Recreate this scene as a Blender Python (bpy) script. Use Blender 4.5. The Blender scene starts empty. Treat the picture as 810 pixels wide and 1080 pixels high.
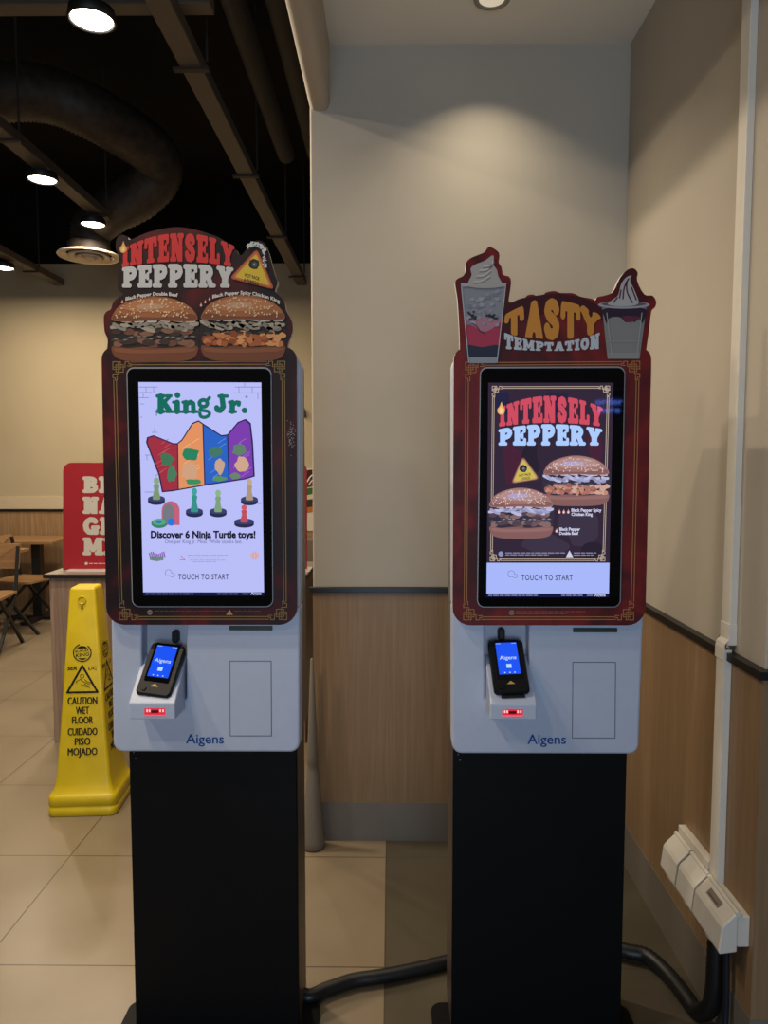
import bpy, bmesh, math, random
from mathutils import Vector, Matrix, Euler
from mathutils.geometry import delaunay_2d_cdt

SC = bpy.context.scene
COL = SC.collection
PI = math.pi

# ------------------------------------------------------------------ camera
F = 770.0
CAMH = 1.5
PITCH = math.atan(55.0 / F)
YAW = math.atan(7.0 / F)
cam_d = bpy.data.cameras.new('camera')
cam = bpy.data.objects.new('camera', cam_d)
COL.objects.link(cam)
cam.location = (0, 0, CAMH)
cam.rotation_euler = (PI / 2 - PITCH, 0, YAW)
cam_d.sensor_fit = 'VERTICAL'
cam_d.sensor_height = 24.0
cam_d.lens = F * 24.0 / 1080.0
cam_d.clip_start = 0.05
SC.camera = cam
ROT = Euler((PI / 2 - PITCH, 0, YAW)).to_matrix()


def ray(px, py):
    return ROT @ Vector(((px - 405.0) / F, (540.0 - py) / F, -1.0))


def W(px, py, Y):
    """the point of the place seen at a photo pixel, at distance Y"""
    d = ray(px, py)
    t = Y / d.y
    return Vector((d.x * t, Y, CAMH + d.z * t))


def FLOOR(px, py, z=0.0):
    d = ray(px, py)
    t = (z - CAMH) / d.z
    return Vector((d.x * t, d.y * t, z))


# ------------------------------------------------------------------ colour and materials
def lin1(c):
    c /= 255.0
    return c / 12.92 if c <= 0.04045 else ((c + 0.055) / 1.055) ** 2.4


def lin(rgb, k=1.0):
    return tuple(min(0.92, lin1(c) * k) for c in rgb) + (1.0,)


MATS = {}


def new_mat(name):
    m = bpy.data.materials.new(name)
    m.use_nodes = True
    return m, m.node_tree, m.node_tree.nodes['Principled BSDF']


def plain(name, rgb, rough=0.5, k=1.0, metal=0.0, spec=0.5, bump=0.0):
    key = ('p', name)
    if key in MATS:
        return MATS[key]
    m, nt, b = new_mat(name)
    b.inputs['Roughness'].default_value = rough
    b.inputs['Metallic'].default_value = metal
    b.inputs['Specular IOR Level'].default_value = spec
    n = nt.nodes.new('ShaderNodeTexNoise')
    n.inputs['Scale'].default_value = 35
    n.inputs['Detail'].default_value = 4
    g = nt.nodes.new('ShaderNodeNewGeometry')
    nt.links.new(g.outputs['Position'], n.inputs['Vector'])
    r = nt.nodes.new('ShaderNodeValToRGB')
    c = lin(rgb, k)
    r.color_ramp.elements[0].position = 0.3
    r.color_ramp.elements[1].position = 0.7
    r.color_ramp.elements[0].color = (c[0] * .98, c[1] * .98, c[2] * .98, 1)
    r.color_ramp.elements[1].color = (min(1, c[0] * 1.02), min(1, c[1] * 1.02), min(1, c[2] * 1.02), 1)
    nt.links.new(n.outputs['Fac'], r.inputs['Fac'])
    nt.links.new(r.outputs['Color'], b.inputs['Base Color'])
    if bump:
        bp = nt.nodes.new('ShaderNodeBump')
        bp.inputs['Strength'].default_value = bump
        bp.inputs['Distance'].default_value = 0.002
        n2 = nt.nodes.new('ShaderNodeTexNoise')
        n2.inputs['Scale'].default_value = 220
        nt.links.new(g.outputs['Position'], n2.inputs['Vector'])
        nt.links.new(n2.outputs['Fac'], bp.inputs['Height'])
        nt.links.new(bp.outputs['Normal'], b.inputs['Normal'])
    MATS[key] = m
    return m


PK = 1.28          # ink colours are given as they look in the dim room


def ink(rgb):
    key = ('ink', rgb)
    if key not in MATS:
        m, nt, b = new_mat('ink_%d_%d_%d' % rgb)
        b.inputs['Base Color'].default_value = lin(rgb, PK)
        b.inputs['Roughness'].default_value = 0.55
        b.inputs['Specular IOR Level'].default_value = 0.25
        MATS[key] = m
    return MATS[key]


def lit(rgb, s=1.0):
    key = ('lit', rgb, s)
    if key not in MATS:
        m, nt, b = new_mat('screen_light_%d_%d_%d' % rgb)
        b.inputs['Base Color'].default_value = (0.004, 0.004, 0.005, 1)
        b.inputs['Roughness'].default_value = 0.035
        b.inputs['Specular IOR Level'].default_value = 0.35
        b.inputs['Emission Color'].default_value = tuple(lin1(c) for c in rgb) + (1,)
        b.inputs['Emission Strength'].default_value = s
        MATS[key] = m
    return MATS[key]


def glow(name, rgb, s):
    m, nt, b = new_mat(name)
    b.inputs['Base Color'].default_value = (0.8, 0.8, 0.8, 1)
    b.inputs['Emission Color'].default_value = tuple(lin1(c) for c in rgb) + (1,)
    b.inputs['Emission Strength'].default_value = s
    return m


def ramp_mat(name, stops, scale=(1, 1, 1), nscale=5, detail=6, rough=0.5, k=1.0, dist=0.0, spec=0.5):
    m, nt, b = new_mat(name)
    g = nt.nodes.new('ShaderNodeNewGeometry')
    mp = nt.nodes.new('ShaderNodeMapping')
    mp.inputs['Scale'].default_value = scale
    nt.links.new(g.outputs['Position'], mp.inputs['Vector'])
    n = nt.nodes.new('ShaderNodeTexNoise')
    n.inputs['Scale'].default_value = nscale
    n.inputs['Detail'].default_value = detail
    n.inputs['Distortion'].default_value = dist
    nt.links.new(mp.outputs['Vector'], n.inputs['Vector'])
    r = nt.nodes.new('ShaderNodeValToRGB')
    el = r.color_ramp.elements
    while len(el) < len(stops):
        el.new(0.5)
    for e, (p, c) in zip(el, stops):
        e.position = p
        e.color = lin(c, k)
    nt.links.new(n.outputs['Fac'], r.inputs['Fac'])
    nt.links.new(r.outputs['Color'], b.inputs['Base Color'])
    b.inputs['Roughness'].default_value = rough
    b.inputs['Specular IOR Level'].default_value = spec
    return m


def wood(name, a, b_, k=1.0, s=1.0):
    return ramp_mat(name, [(0.3, a), (0.45, tuple(int((x + y) / 2) for x, y in zip(a, b_))), (0.52, b_), (0.7, a)],
                    scale=(14 * s, 14 * s, 0.55 * s), nscale=3.2, detail=9, rough=0.42, k=k, dist=0.4, spec=0.35)


def wood_top(name, a, b_, k=1.0):
    return ramp_mat(name, [(0.3, a), (0.5, b_), (0.7, a)], scale=(1.0, 14, 14), nscale=3, detail=8, rough=0.35, k=k)


# ------------------------------------------------------------------ things, parts
def root_of(o):
    while o.parent:
        o = o.parent
    return o


def mat_of(o):
    return Matrix.Translation(o.location) @ o.rotation_euler.to_matrix().to_4x4()


def thing(name, label, cat, loc=(0, 0, 0), rot=(0, 0, 0), group=None):
    o = bpy.data.objects.new(name, None)
    o.empty_display_size = 0.05
    COL.objects.link(o)
    o.location = loc
    o.rotation_euler = rot
    o['label'] = label
    o['category'] = cat
    if group:
        o['group'] = group
    return o


def tag(o, label, cat, group=None):
    o['label'] = label
    o['category'] = cat
    if group:
        o['group'] = group
    return o


def struct(o):
    o['kind'] = 'structure'
    return o


class MB:
    """collects faces in world coordinates (or local=True) and links them as ONE mesh object"""

    def __init__(self):
        self.v, self.f, self.m, self.mats, self.sm = [], [], [], [], []

    def mi(self, mat):
        if mat not in self.mats:
            self.mats.append(mat)
        return self.mats.index(mat)

    def add(self, verts, faces, mat, smooth=False):
        o = len(self.v)
        self.v += [Vector(p) for p in verts]
        i = self.mi(mat)
        for f in faces:
            self.f.append([o + a for a in f])
            self.m.append(i)
            self.sm.append(smooth)
        return self

    def box(self, x0, x1, y0, y1, z0, z1, mat):
        vs = [(x, y, z) for x in (x0, x1) for y in (y0, y1) for z in (z0, z1)]
        return self.add(vs, [(0, 1, 3, 2), (4, 6, 7, 5), (0, 4, 5, 1), (2, 3, 7, 6), (0, 2, 6, 4), (1, 5, 7, 3)], mat)

    def slab(self, front, back, mat, smooth=False, edge=None):
        """solid between two matching outlines"""
        n = len(front)
        vs = list(front) + list(back)
        self.add(vs, [list(range(n)), list(range(2 * n - 1, n - 1, -1))], mat)
        self.add(vs, [(i, i + n, (i + 1) % n + n, (i + 1) % n) for i in range(n)], edge or mat, smooth)
        return self

    def loft(self, rings, mat, smooth=True, cap=True, closed=False):
        n = len(rings[0])
        vs = [p for r in rings for p in r]
        fs = []
        rr = len(rings)
        for k in range(rr - 1):
            for i in range(n):
                j = (i + 1) % n
                fs.append((k * n + i, k * n + j, (k + 1) * n + j, (k + 1) * n + i))
        self.add(vs, fs, mat, smooth)
        if cap:
            self.add(rings[0], [list(range(n))[::-1]], mat)
            self.add(rings[-1], [list(range(n))], mat)
        return self

    def lathe(self, c, prof, mat, n=32, smooth=True, cap=True):
        rings = [[Vector((c[0] + r * math.cos(2 * PI * i / n), c[1] + r * math.sin(2 * PI * i / n), c[2] + z))
                  for i in range(n)] for r, z in prof]
        return self.loft(rings, mat, smooth, cap)

    def tube(self, path, r, mat, n=12, ridge=0.0, step=None):
        pts = [Vector(p) for p in path]
        if step:
            pts = resample(pts, step)
        rings = []
        up = Vector((0.13, 0.21, 0.97))
        for i, p in enumerate(pts):
            t = (pts[min(i + 1, len(pts) - 1)] - pts[max(i - 1, 0)]).normalized()
            a = t.cross(up)
            if a.length < 1e-3:
                a = t.cross(Vector((1, 0, 0)))
            a.normalize()
            b = a.cross(t)
            up = b
            rad = (r[min(i, len(r) - 1)] if isinstance(r, (list, tuple)) else r) * (1 + (ridge if i % 2 else -ridge))
            rings.append([p + a * math.cos(2 * PI * k / n) * rad + b * math.sin(2 * PI * k / n) * rad for k in range(n)])
        return self.loft(rings, mat, True, True)

    def bar(self, p, q, w, h, mat):
        """square bar from p to q"""
        p, q = Vector(p), Vector(q)
        t = (q - p).normalized()
        a = t.cross(Vector((0, 0, 1)))
        if a.length < 1e-3:
            a = Vector((1, 0, 0))
        a.normalize()
        b = a.cross(t)
        r = [[c + a * sx * w / 2 + b * sy * h / 2 for sx, sy in ((-1, -1), (1, -1), (1, 1), (-1, 1))] for c in (p, q)]
        return self.loft(r, mat, False, True)

    def build(self, name, parent=None, local=False, bevel=0.0, seg=2, label=None):
        me = bpy.data.meshes.new(name)
        vs = self.v
        if parent is not None and not local:
            inv = mat_of(root_of(parent)).inverted()
            vs = [inv @ p for p in vs]
        me.from_pydata([tuple(p) for p in vs], [], self.f)
        for m in self.mats:
            me.materials.append(m)
        me.polygons.foreach_set('material_index', self.m)
        me.polygons.foreach_set('use_smooth', self.sm)
        me.validate()
        me.update()
        bm = bmesh.new()
        bm.from_mesh(me)
        if bevel:
            bmesh.ops.remove_doubles(bm, verts=bm.verts, dist=1e-5)
        bmesh.ops.recalc_face_normals(bm, faces=bm.faces)
        bm.to_mesh(me)
        bm.free()
        o = bpy.data.objects.new(name, me)
        COL.objects.link(o)
        if parent is not None:
            o.parent = parent
        if bevel:
            md = o.modifiers.new('bevel', 'BEVEL')
            md.width = bevel
            md.segments = seg
            md.limit_method = 'ANGLE'
            md.angle_limit = math.radians(40)
            md.harden_normals = False
        if label:
            o['label'] = label
        return o


def resample(pts, step):
    out = [pts[0]]
    for a, b in zip(pts, pts[1:]):
        n = max(1, int((b - a).length / step))
        for i in range(1, n + 1):
            out.append(a.lerp(b, i / n))
    return out


def cat(pts, n=6, closed=True):
    """Catmull-Rom smoothing of a list of tuples"""
    out = []
    N = len(pts)
    rng = range(N) if closed else range(N - 1)
    for i in rng:
        P = [pts[(i + k) % N] if closed else pts[max(0, min(N - 1, i + k))] for k in (-1, 0, 1, 2)]
        for s in range(n):
            t = s / n
            out.append(tuple(0.5 * (2 * b + (c - a) * t + (2 * a - 5 * b + 4 * c - d) * t * t + (3 * b - a - 3 * c + d) * t ** 3)
                             for a, b, c, d in zip(*P)))
    if not closed:
        out.append(tuple(pts[-1]))
    return out


def rrect(x0, y0, x1, y1, r, n=6):
    out = []
    for cx, cy, a0 in ((x1 - r, y1 - r, 0), (x0 + r, y1 - r, 90), (x0 + r, y0 + r, 180), (x1 - r, y0 + r, 270)):
        for i in range(n + 1):
            a = math.radians(a0 + 90 * i / n)
            out.append((cx + r * math.cos(a), cy + r * math.sin(a)))
    return out


def quad_round(c, r, n=6):
    """quad with four corners (tl,tr,br,bl) and rounded corners of pixel radius r"""
    out = []
    for i in range(4):
        p, q, s = Vector(c[i]), Vector(c[(i - 1) % 4]), Vector(c[(i + 1) % 4])
        ri = r[i] if isinstance(r, (list, tuple)) else r
        a = p + (q - p).normalized() * ri
        b = p + (s - p).normalized() * ri
        for k in range(n + 1):
            t = k / n
            # conic close to a circular corner
            w = 0.7071
            den = (1 - t) ** 2 + 2 * w * t * (1 - t) + t * t
            pt = (a * (1 - t) ** 2 + p * (2 * w * t * (1 - t)) + b * t * t) / den
            out.append((pt.x, pt.y))
    return out


def ell(cx, cy, rx, ry, n=20, rot=0.0):
    c, s = math.cos(rot), math.sin(rot)
    return [(cx + rx * math.cos(2 * PI * i / n) * c - ry * math.sin(2 * PI * i / n) * s,
             cy + rx * math.cos(2 * PI * i / n) * s + ry * math.sin(2 * PI * i / n) * c) for i in range(n)]


# ------------------------------------------------------------------ lettering
def stroke_polys(pts, w, caps=True, closed=False):
    out = []
    P = list(pts) + ([pts[0]] if closed else [])
    for (ax, ay), (bx, by) in zip(P, P[1:]):
        L = math.hypot(bx - ax, by - ay)
        if L < 1e-6:
            continue
        nx, ny = -(by - ay) / L * w / 2, (bx - ax) / L * w / 2
        out.append([(ax + nx, ay + ny), (bx + nx, by + ny), (bx - nx, by - ny), (ax - nx, ay - ny)])
    for i, (x, y) in enumerate(P):
        if caps or 0 < i < len(P) - 1 or closed:
            out.append(ell(x, y, w / 2, w / 2, 12))
    return out


def R_(x0, y0, x1, y1):
    d = min(0.05, (x1 - x0) / 3, (y1 - y0) / 3)
    return [(x0 + d, y0), (x1 - d, y0), (x1, y0 + d), (x1, y1 - d), (x1 - d, y1), (x0 + d, y1), (x0, y1 - d), (x0, y0 + d)]


def glyph(ch):
    R = R_
    S = stroke_polys
    if ch == 'I':
        return .5, [R(.1, 0, .4, 1), R(0, 0, .5, .2), R(0, .8, .5, 1)]
    if ch == 'N':
        return .98, [R(.1, 0, .36, 1), R(.64, 0, .88, 1), [(.08, 1), (.42, 1), (.88, 0), (.56, 0)], R(0, 0, .45, .17),
                     R(.54, .83, .98, 1), R(0, .83, .3, 1)]
    if ch == 'T':
        return .88, [R(.28, 0, .6, 1), R(0, .78, .88, 1), R(0, .58, .18, 1), R(.7, .58, .88, 1), R(.17, 0, .71, .17)]
    if ch == 'E':
        return .8, [R(.1, 0, .42, 1), R(0, 0, .8, .2), R(0, .8, .78, 1), R(.4, .41, .58, .6), R(.62, .64, .78, 1),
                    R(.64, 0, .8, .36), R(.52, .34, .64, .67)]
    if ch == 'S':
        return .78, S([(.6, .73), (.53, .84), (.38, .87), (.21, .82), (.16, .7), (.25, .58), (.5, .45), (.61, .33),
                       (.57, .18), (.4, .12), (.22, .15), (.15, .27)], .27)
    if ch == 'L':
        return .78, [R(.1, 0, .42, 1), R(0, 0, .78, .2), R(0, .83, .52, 1), R(.59, 0, .78, .44)]
    if ch == 'Y':
        return .96, [[(.05, .95), (.4, .95), (.64, .42), (.64, .25), (.32, .25), (.32, .42)],
                     [(.92, .95), (.62, .95), (.4, .5), (.5, .32), (.62, .38)], R(.32, 0, .64, .5),
                     R(0, .83, .46, 1), R(.54, .83, .96, 1), R(.22, 0, .74, .17)]
    if ch in 'PRB':
        p = [R(.1, 0, .4, 1), R(0, .83, .45, 1)]
        bowl = S([(.35, .88), (.56, .87), (.68, .79), (.7, .66), (.62, .53), (.48, .47), (.35, .47)], .25)
        if ch == 'P':
            return .83, p + bowl + [R(0, 0, .52, .17)]
        if ch == 'R':
            return .98, p + bowl + [R(0, 0, .5, .17), [(.4, .5), (.66, .5), (.92, 0), (.6, 0)], R(.58, 0, .98, .16)]
        return .88, p + [R(0, 0, .45, .17)] + S([(.35, .88), (.55, .87), (.66, .8), (.67, .68), (.56, .56), (.35, .53)], .22) + \
            S([(.35, .51), (.6, .48), (.73, .37), (.73, .25), (.6, .13), (.35, .11)], .22)
    if ch == 'A':
        return 1.0, [[(.34, 1), (.6, 1), (.36, 0), (.08, 0)], [(.34, 1), (.66, 1), (.94, 0), (.6, 0)], R(.25, .2, .72, .38),
                     R(0, 0, .42, .15), R(.53, 0, 1.0, .15)]
    if ch == 'M':
        return 1.2, [R(.1, 0, .36, 1), R(.82, 0, 1.1, 1), [(.1, 1), (.4, 1), (.68, .2), (.5, .2)],
                     [(1.1, 1), (.8, 1), (.5, .2), (.68, .2)], R(0, 0, .45, .16), R(.72, 0, 1.2, .16), R(0, .85, .3, 1),
                     R(.9, .85, 1.2, 1)]
    if ch == 'O':
        return .86, S([(.43 + .28 * math.cos(a * PI / 8), .5 + .36 * math.sin(a * PI / 8)) for a in range(16)], .28, closed=True)
    if ch == 'G':
        return .95, S([(.72, .78), (.6, .86), (.42, .87), (.25, .77), (.16, .55), (.2, .3), (.35, .14), (.55, .13), (.72, .24)], .26) + \
            [R(.5, .32, .95, .5), R(.62, 0, .88, .45)]
    # funky rounded capitals used by the drinks topper
    if ch == 't':
        return .95, [R(.34, 0, .62, .95), R(.05, .72, .92, .95)] + S([(.13, .82), (.11, .6)], .2) + S([(.84, .82), (.86, .6)], .2)
    if ch == 'a':
        return .92, [[(.34, .97), (.6, .97), (.36, .02), (.04, .02)], [(.34, .97), (.6, .97), (.9, .02), (.57, .02)], R(.25, .17, .7, .34),
                     R(.36, .8, .58, 1)]
    if ch == 'y':
        return .95, S([(.15, .86), (.46, .42)], .27) + S([(.8, .86), (.46, .42)], .25) + S([(.47, .45), (.47, .13)], .3) + \
            S([(.08, .86), (.28, .86)], .2) + S([(.68, .86), (.86, .86)], .2)
    return .4, []


def union(polys):
    """triangles that cover a set of overlapping flat outlines once"""
    vs, fs = [], []
    for p in polys:
        a = sum(p[i - 1][0] * p[i][1] - p[i][0] * p[i - 1][1] for i in range(len(p)))
        q = list(p) if a > 0 else list(p)[::-1]
        fs.append(list(range(len(vs), len(vs) + len(q))))
        vs += [Vector(c) for c in q]
    v, e, f, _, _, of = delaunay_2d_cdt(vs, [], fs, 0, 1e-5)
    return [tuple(c) for c in v], [t for t, o in zip(f, of) if o]


class Art:
    """flat printed or glowing artwork; drawn in photo pixels and laid on a real plane of the place"""

    def __init__(self, mapper, mode, base=0, dy=0.00025):
        self.map, self.mode, self.base, self.dy = mapper, mode, base, dy
        self.mb = MB()
        self.xf = None

    def mat(self, c):
        if not isinstance(c, tuple):
            return c
        return ink(c) if self.mode == 'ink' else lit(c)

    def poly(self, pts, c, layer=0):
        self.n = (getattr(self, 'n', 0) + 1) % 36
        off = (self.base + layer) * self.dy + self.n * 6e-6
        vs = [self.map(x, y, off) for x, y in pts]
        self.mb.add(vs, [list(range(len(vs)))], self.mat(c))

    def polys(self, L, c, layer=0):
        v, f = union(L)
        off = (self.base + layer) * self.dy
        self.mb.add([self.map(x, y, off) for x, y in v], f, self.mat(c))

    def rect(self, x0, y0, x1, y1, c, layer=0):
        self.poly([(x0, y0), (x1, y0), (x1, y1), (x0, y1)], c, layer)

    def line(self, pts, w, c, layer=0, closed=False, caps=True):
        self.polys(stroke_polys(pts, w, caps, closed), c, layer)

    def warp(self, text, x0, x1, top, bot, c, layer=0, gap=.05, bw=0.0):
        gs = [glyph(ch) for ch in text]
        tot = sum(g[0] for g in gs) + gap * (len(gs) - 1)
        u = 0
        for w, ps in gs:
            L = []
            for p in ps:
                q = []
                n = len(p)
                for i in range(n):
                    a, b = p[i], p[(i + 1) % n]
                    kk = 3 if math.hypot(a[0] - b[0], a[1] - b[1]) > .35 else 1
                    for s in range(kk):
                        q.append((a[0] + (b[0] - a[0]) * s / kk, a[1] + (b[1] - a[1]) * s / kk))
                out = []
                for gx, gy in q:
                    x = x0 + (u + gx) / tot * (x1 - x0)
                    out.append((x, top(x) * gy + bot(x) * (1 - gy)))
                L.append(out)
                if bw:
                    L += stroke_polys(out, bw, closed=True)
            self.polys(L, c, layer)
            u += w + gap

    def text(self, s, x0, x1, yb, h, c, layer=0, bold=0.0, warp=None, shear=0.0, spacing=1.0):
        """built-in sans lettering fitted to x0..x1, baseline yb, capital height h (photo pixels)"""
        vs, fs = text_mesh(s, bold, spacing)
        xs = [v[0] for v in vs]
        a, b = min(xs), max(xs)
        out = []
        for v in vs:
            x = x0 + (v[0] - a) / (b - a) * (x1 - x0)
            yy = v[1] / 0.69 * h
            x += yy * shear
            y = yb - yy
            if warp:
                y += warp(x)
            out.append(self.map(x, y, (self.base + layer) * self.dy))
        self.mb.add(out, fs, self.mat(c))

    def build(self, name, parent, label=None):
        return self.mb.build(name, parent, label=label)


TXT = {}


def text_mesh(s, bold, spacing):
    key = (s, bold, spacing)
    if key not in TXT:
        cu = bpy.data.curves.new('lettering', 'FONT')
        cu.body = s
        cu.size = 1.0
        cu.offset = bold
        cu.space_character = spacing
        cu.resolution_u = 3
        ob = bpy.data.objects.new('lettering', cu)
        COL.objects.link(ob)
        dg = bpy.context.evaluated_depsgraph_get()
        me = bpy.data.meshes.new_from_object(ob.evaluated_get(dg))
        TXT[key] = ([tuple(v.co) for v in me.vertices], [list(p.vertices) for p in me.polygons])
        bpy.data.objects.remove(ob)
        bpy.data.meshes.remove(me)
        bpy.data.curves.remove(cu)
    return TXT[key]


def on_plane(Y):
    return lambda x, y, off: W(x, y, Y - off)


# ------------------------------------------------------------------ materials of the place
M_plaster = ramp_mat('cream_plaster', [(0.3, (181, 172, 158)), (0.7, (188, 179, 165))], nscale=2.5, rough=0.75, spec=0.2)
M_far = ramp_mat('far_cream_paint', [(0.3, (186, 170, 139)), (0.7, (191, 175, 144))], nscale=2, rough=0.75, spec=0.2)
M_white = ramp_mat('ceiling_white', [(0.3, (232, 227, 217)), (0.7, (236, 231, 221))], nscale=2, rough=0.8, spec=0.2)
M_wood = wood('wainscot_oak', (154, 126, 94), (142, 114, 84))
M_cwood = wood('counter_ash', (158, 134, 114), (128, 106, 90))
M_farwood = wood('far_oak', (170, 138, 100), (148, 116, 82))
M_rail = plain('rail_black', (26, 25, 25), 0.4)
M_skirt = ramp_mat('skirting_grey', [(0.3, (116, 108, 98)), (0.7, (126, 118, 108))], nscale=4, rough=0.45)
M_black = plain('ceiling_black', (26, 24, 23), 0.9, spec=0.1)
M_kblack = plain('kiosk_black', (9, 9, 11), 0.55, spec=0.15)
M_kside = plain('kiosk_side_bronze', (74, 62, 54), 0.4)
M_shell = plain('kiosk_white', (194, 202, 222), 0.38)
M_metal = plain('rear_body_grey', (110, 104, 100), 0.4, metal=0.3)
M_pvc = plain('trunking_white', (222, 216, 204), 0.45)
M_yellow = ramp_mat('cone_yellow', [(0.35, (204, 176, 14)), (0.65, (214, 187, 22))], nscale=12, rough=0.38)
M_cable = plain('conduit_black', (20, 20, 21), 0.45)
M_tray = plain('tray_grey', (84, 75, 64), 0.6)
M_duct = ramp_mat('duct_foil', [(0.3, (44, 37, 31)), (0.7, (70, 60, 50))], nscale=18, rough=0.55)
M_pipe = plain('joist_brown', (50, 44, 38), 0.7)
M_term = plain('terminal_black', (15, 15, 17), 0.45, spec=.3)
M_glass = None


def floor_mat():
    m, nt, b = new_mat('floor_tiles')
    N, L = nt.nodes, nt.links
    g = N.new('ShaderNodeNewGeometry')
    sp = N.new('ShaderNodeSeparateXYZ')
    L.new(g.outputs['Position'], sp.inputs[0])

    def math_(op, a, bb=None):
        n = N.new('ShaderNodeMath')
        n.operation = op
        for i, q in enumerate((a, bb)):
            if q is None:
                continue
            if isinstance(q, (int, float)):
                n.inputs[i].default_value = q
            else:
                L.new(q, n.inputs[i])
        return n.outputs[0]

    def joint(out, off):
        f = math_('FRACT', math_('ADD', math_('DIVIDE', math_('SUBTRACT', out, off), 0.6), 100.0))
        d = math_('ABSOLUTE', math_('SUBTRACT', f, 0.5))
        return math_('GREATER_THAN', d, 0.5 - 0.0038)
    jx = joint(sp.outputs[0], -0.016)
    jy = joint(sp.outputs[1], 2.062)
    jo = math_('MAXIMUM', jx, jy)
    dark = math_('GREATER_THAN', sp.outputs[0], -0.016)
    n1 = N.new('ShaderNodeTexNoise')
    n1.inputs['Scale'].default_value = 3.0
    n1.inputs['Detail'].default_value = 9
    L.new(g.outputs['Position'], n1.inputs['Vector'])

    def rampc(c0, c1):
        r = N.new('ShaderNodeValToRGB')
        r.color_ramp.elements[0].position = .35
        r.color_ramp.elements[1].position = .65
        r.color_ramp.elements[0].color = lin(c0)
        r.color_ramp.elements[1].color = lin(c1)
        L.new(n1.outputs['Fac'], r.inputs['Fac'])
        return r.outputs['Color']

    def mix(f, a, c):
        mx = N.new('ShaderNodeMix')
        mx.data_type = 'RGBA'
        L.new(f, mx.inputs['Factor'])
        if isinstance(a, tuple):
            mx.inputs['A'].default_value = a
        else:
            L.new(a, mx.inputs['A'])
        if isinstance(c, tuple):
            mx.inputs['B'].default_value = c
        else:
            L.new(c, mx.inputs['B'])
        return mx.outputs['Result']
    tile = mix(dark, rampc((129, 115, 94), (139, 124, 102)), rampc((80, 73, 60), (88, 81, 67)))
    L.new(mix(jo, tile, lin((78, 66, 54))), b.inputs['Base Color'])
    b.inputs['Roughness'].default_value = 0.3
    b.inputs['Specular IOR Level'].default_value = 0.4
    return m


# ------------------------------------------------------------------ the setting
XL, XR, YB = -0.300, 0.878, 2.795
YC = 1.687
RAIL = 1.003
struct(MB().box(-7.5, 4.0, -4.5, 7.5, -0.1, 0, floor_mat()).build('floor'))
struct(MB().box(XL, XR + 0.9, YB, YB + 0.16, 0, 3.6, M_plaster).build('wall_back', bevel=0.006))
struct(MB().box(XR, XR + 0.9, YC, YB, 0, 3.6, M_plaster).build('wall_right', bevel=0.004))
struct(MB().box(-7.5, 1.9, 7.3, 7.45, 0, 3.42, M_far).build('wall_far'))
struct(MB().box(-7.5, 1.9, 7.28, 7.45, 3.42, 4.3, M_black).build('trim_1'))
struct(MB().box(-7.5, -0.32, -4.5, 7.5, 4.2, 4.3, M_black).build('ceiling_1'))
struct(MB().box(-0.24, 4.0, -0.3, YB, 3.02, 3.3, M_white).build('ceiling_2'))
# bulkhead beam with rounded lower corners
prof = [(-0.303, 3.45), (-0.303, 2.815), (-0.297, 2.797), (-0.284, 2.788), (-0.263, 2.785), (-0.244, 2.788), (-0.232, 2.797),
        (-0.226, 2.815), (-0.226, 3.45)]
mb = MB()
mb.slab([(x, 0.9, z) for x, z in prof], [(x, YB + 0.02, z) for x, z in prof], M_plaster, True)
struct(mb.build('trim_2'))
# wainscot, rail and skirting
mb = MB().box(XL, XR, YB - 0.010, YB, 0.154, RAIL - 0.012, M_wood)
struct(mb.build('trim_3'))
mb = MB().box(XL - 0.012, XR, YB - 0.024, YB, RAIL - 0.012, RAIL + 0.008, M_rail)
struct(mb.build('trim_4', bevel=0.002))
mb = MB().box(XR - 0.010, XR, YC, YB, 0.154, RAIL - 0.012, M_wood)
mb.box(XR - 0.010, XR + 0.9, YC - 0.010, YC, 0.154, RAIL - 0.012, M_wood)
struct(mb.build('trim_5'))
mb = MB()
mb.slab([(XR, YB, RAIL - .012), (XR - .024, YB, RAIL - .012), (XR - .024, YC - .024, RAIL - .012), (XR + .9, YC - .024, RAIL - .012),
         (XR + .9, YC, RAIL - .012), (XR, YC, RAIL - .012)],
        [(XR, YB, RAIL + .008), (XR - .024, YB, RAIL + .008), (XR - .024, YC - .024, RAIL + .008), (XR + .9, YC - .024, RAIL + .008),
         (XR + .9, YC, RAIL + .008), (XR, YC, RAIL + .008)], M_rail)
struct(mb.build('trim_6'))
struct(MB().box(XL, XR, YB - 0.012, YB, 0, 0.154, M_skirt).build('baseboard_back'))
mb = MB().box(XR - 0.012, XR, YC, YB - .012, 0, 0.154, M_skirt)
mb.box(XR - 0.012, XR + 0.9, YC - 0.012, YC, 0, 0.154, M_skirt)
struct(mb.build('baseboard_right'))
# far dining wall
struct(MB().box(-7.5, 1.9, 7.28, 7.3, 0.0, RAIL - .02, M_farwood).build('trim_7'))
struct(MB().box(-7.5, 1.9, 7.27, 7.3, RAIL - .02, RAIL + 0.005, M_rail).build('trim_8'))
struct(MB().box(-7.5, 1.9, 7.285, 7.3, RAIL + .005, RAIL + 0.13, plain('far_upper_trim', (205, 188, 155), .6)).build('trim_9'))


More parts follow.
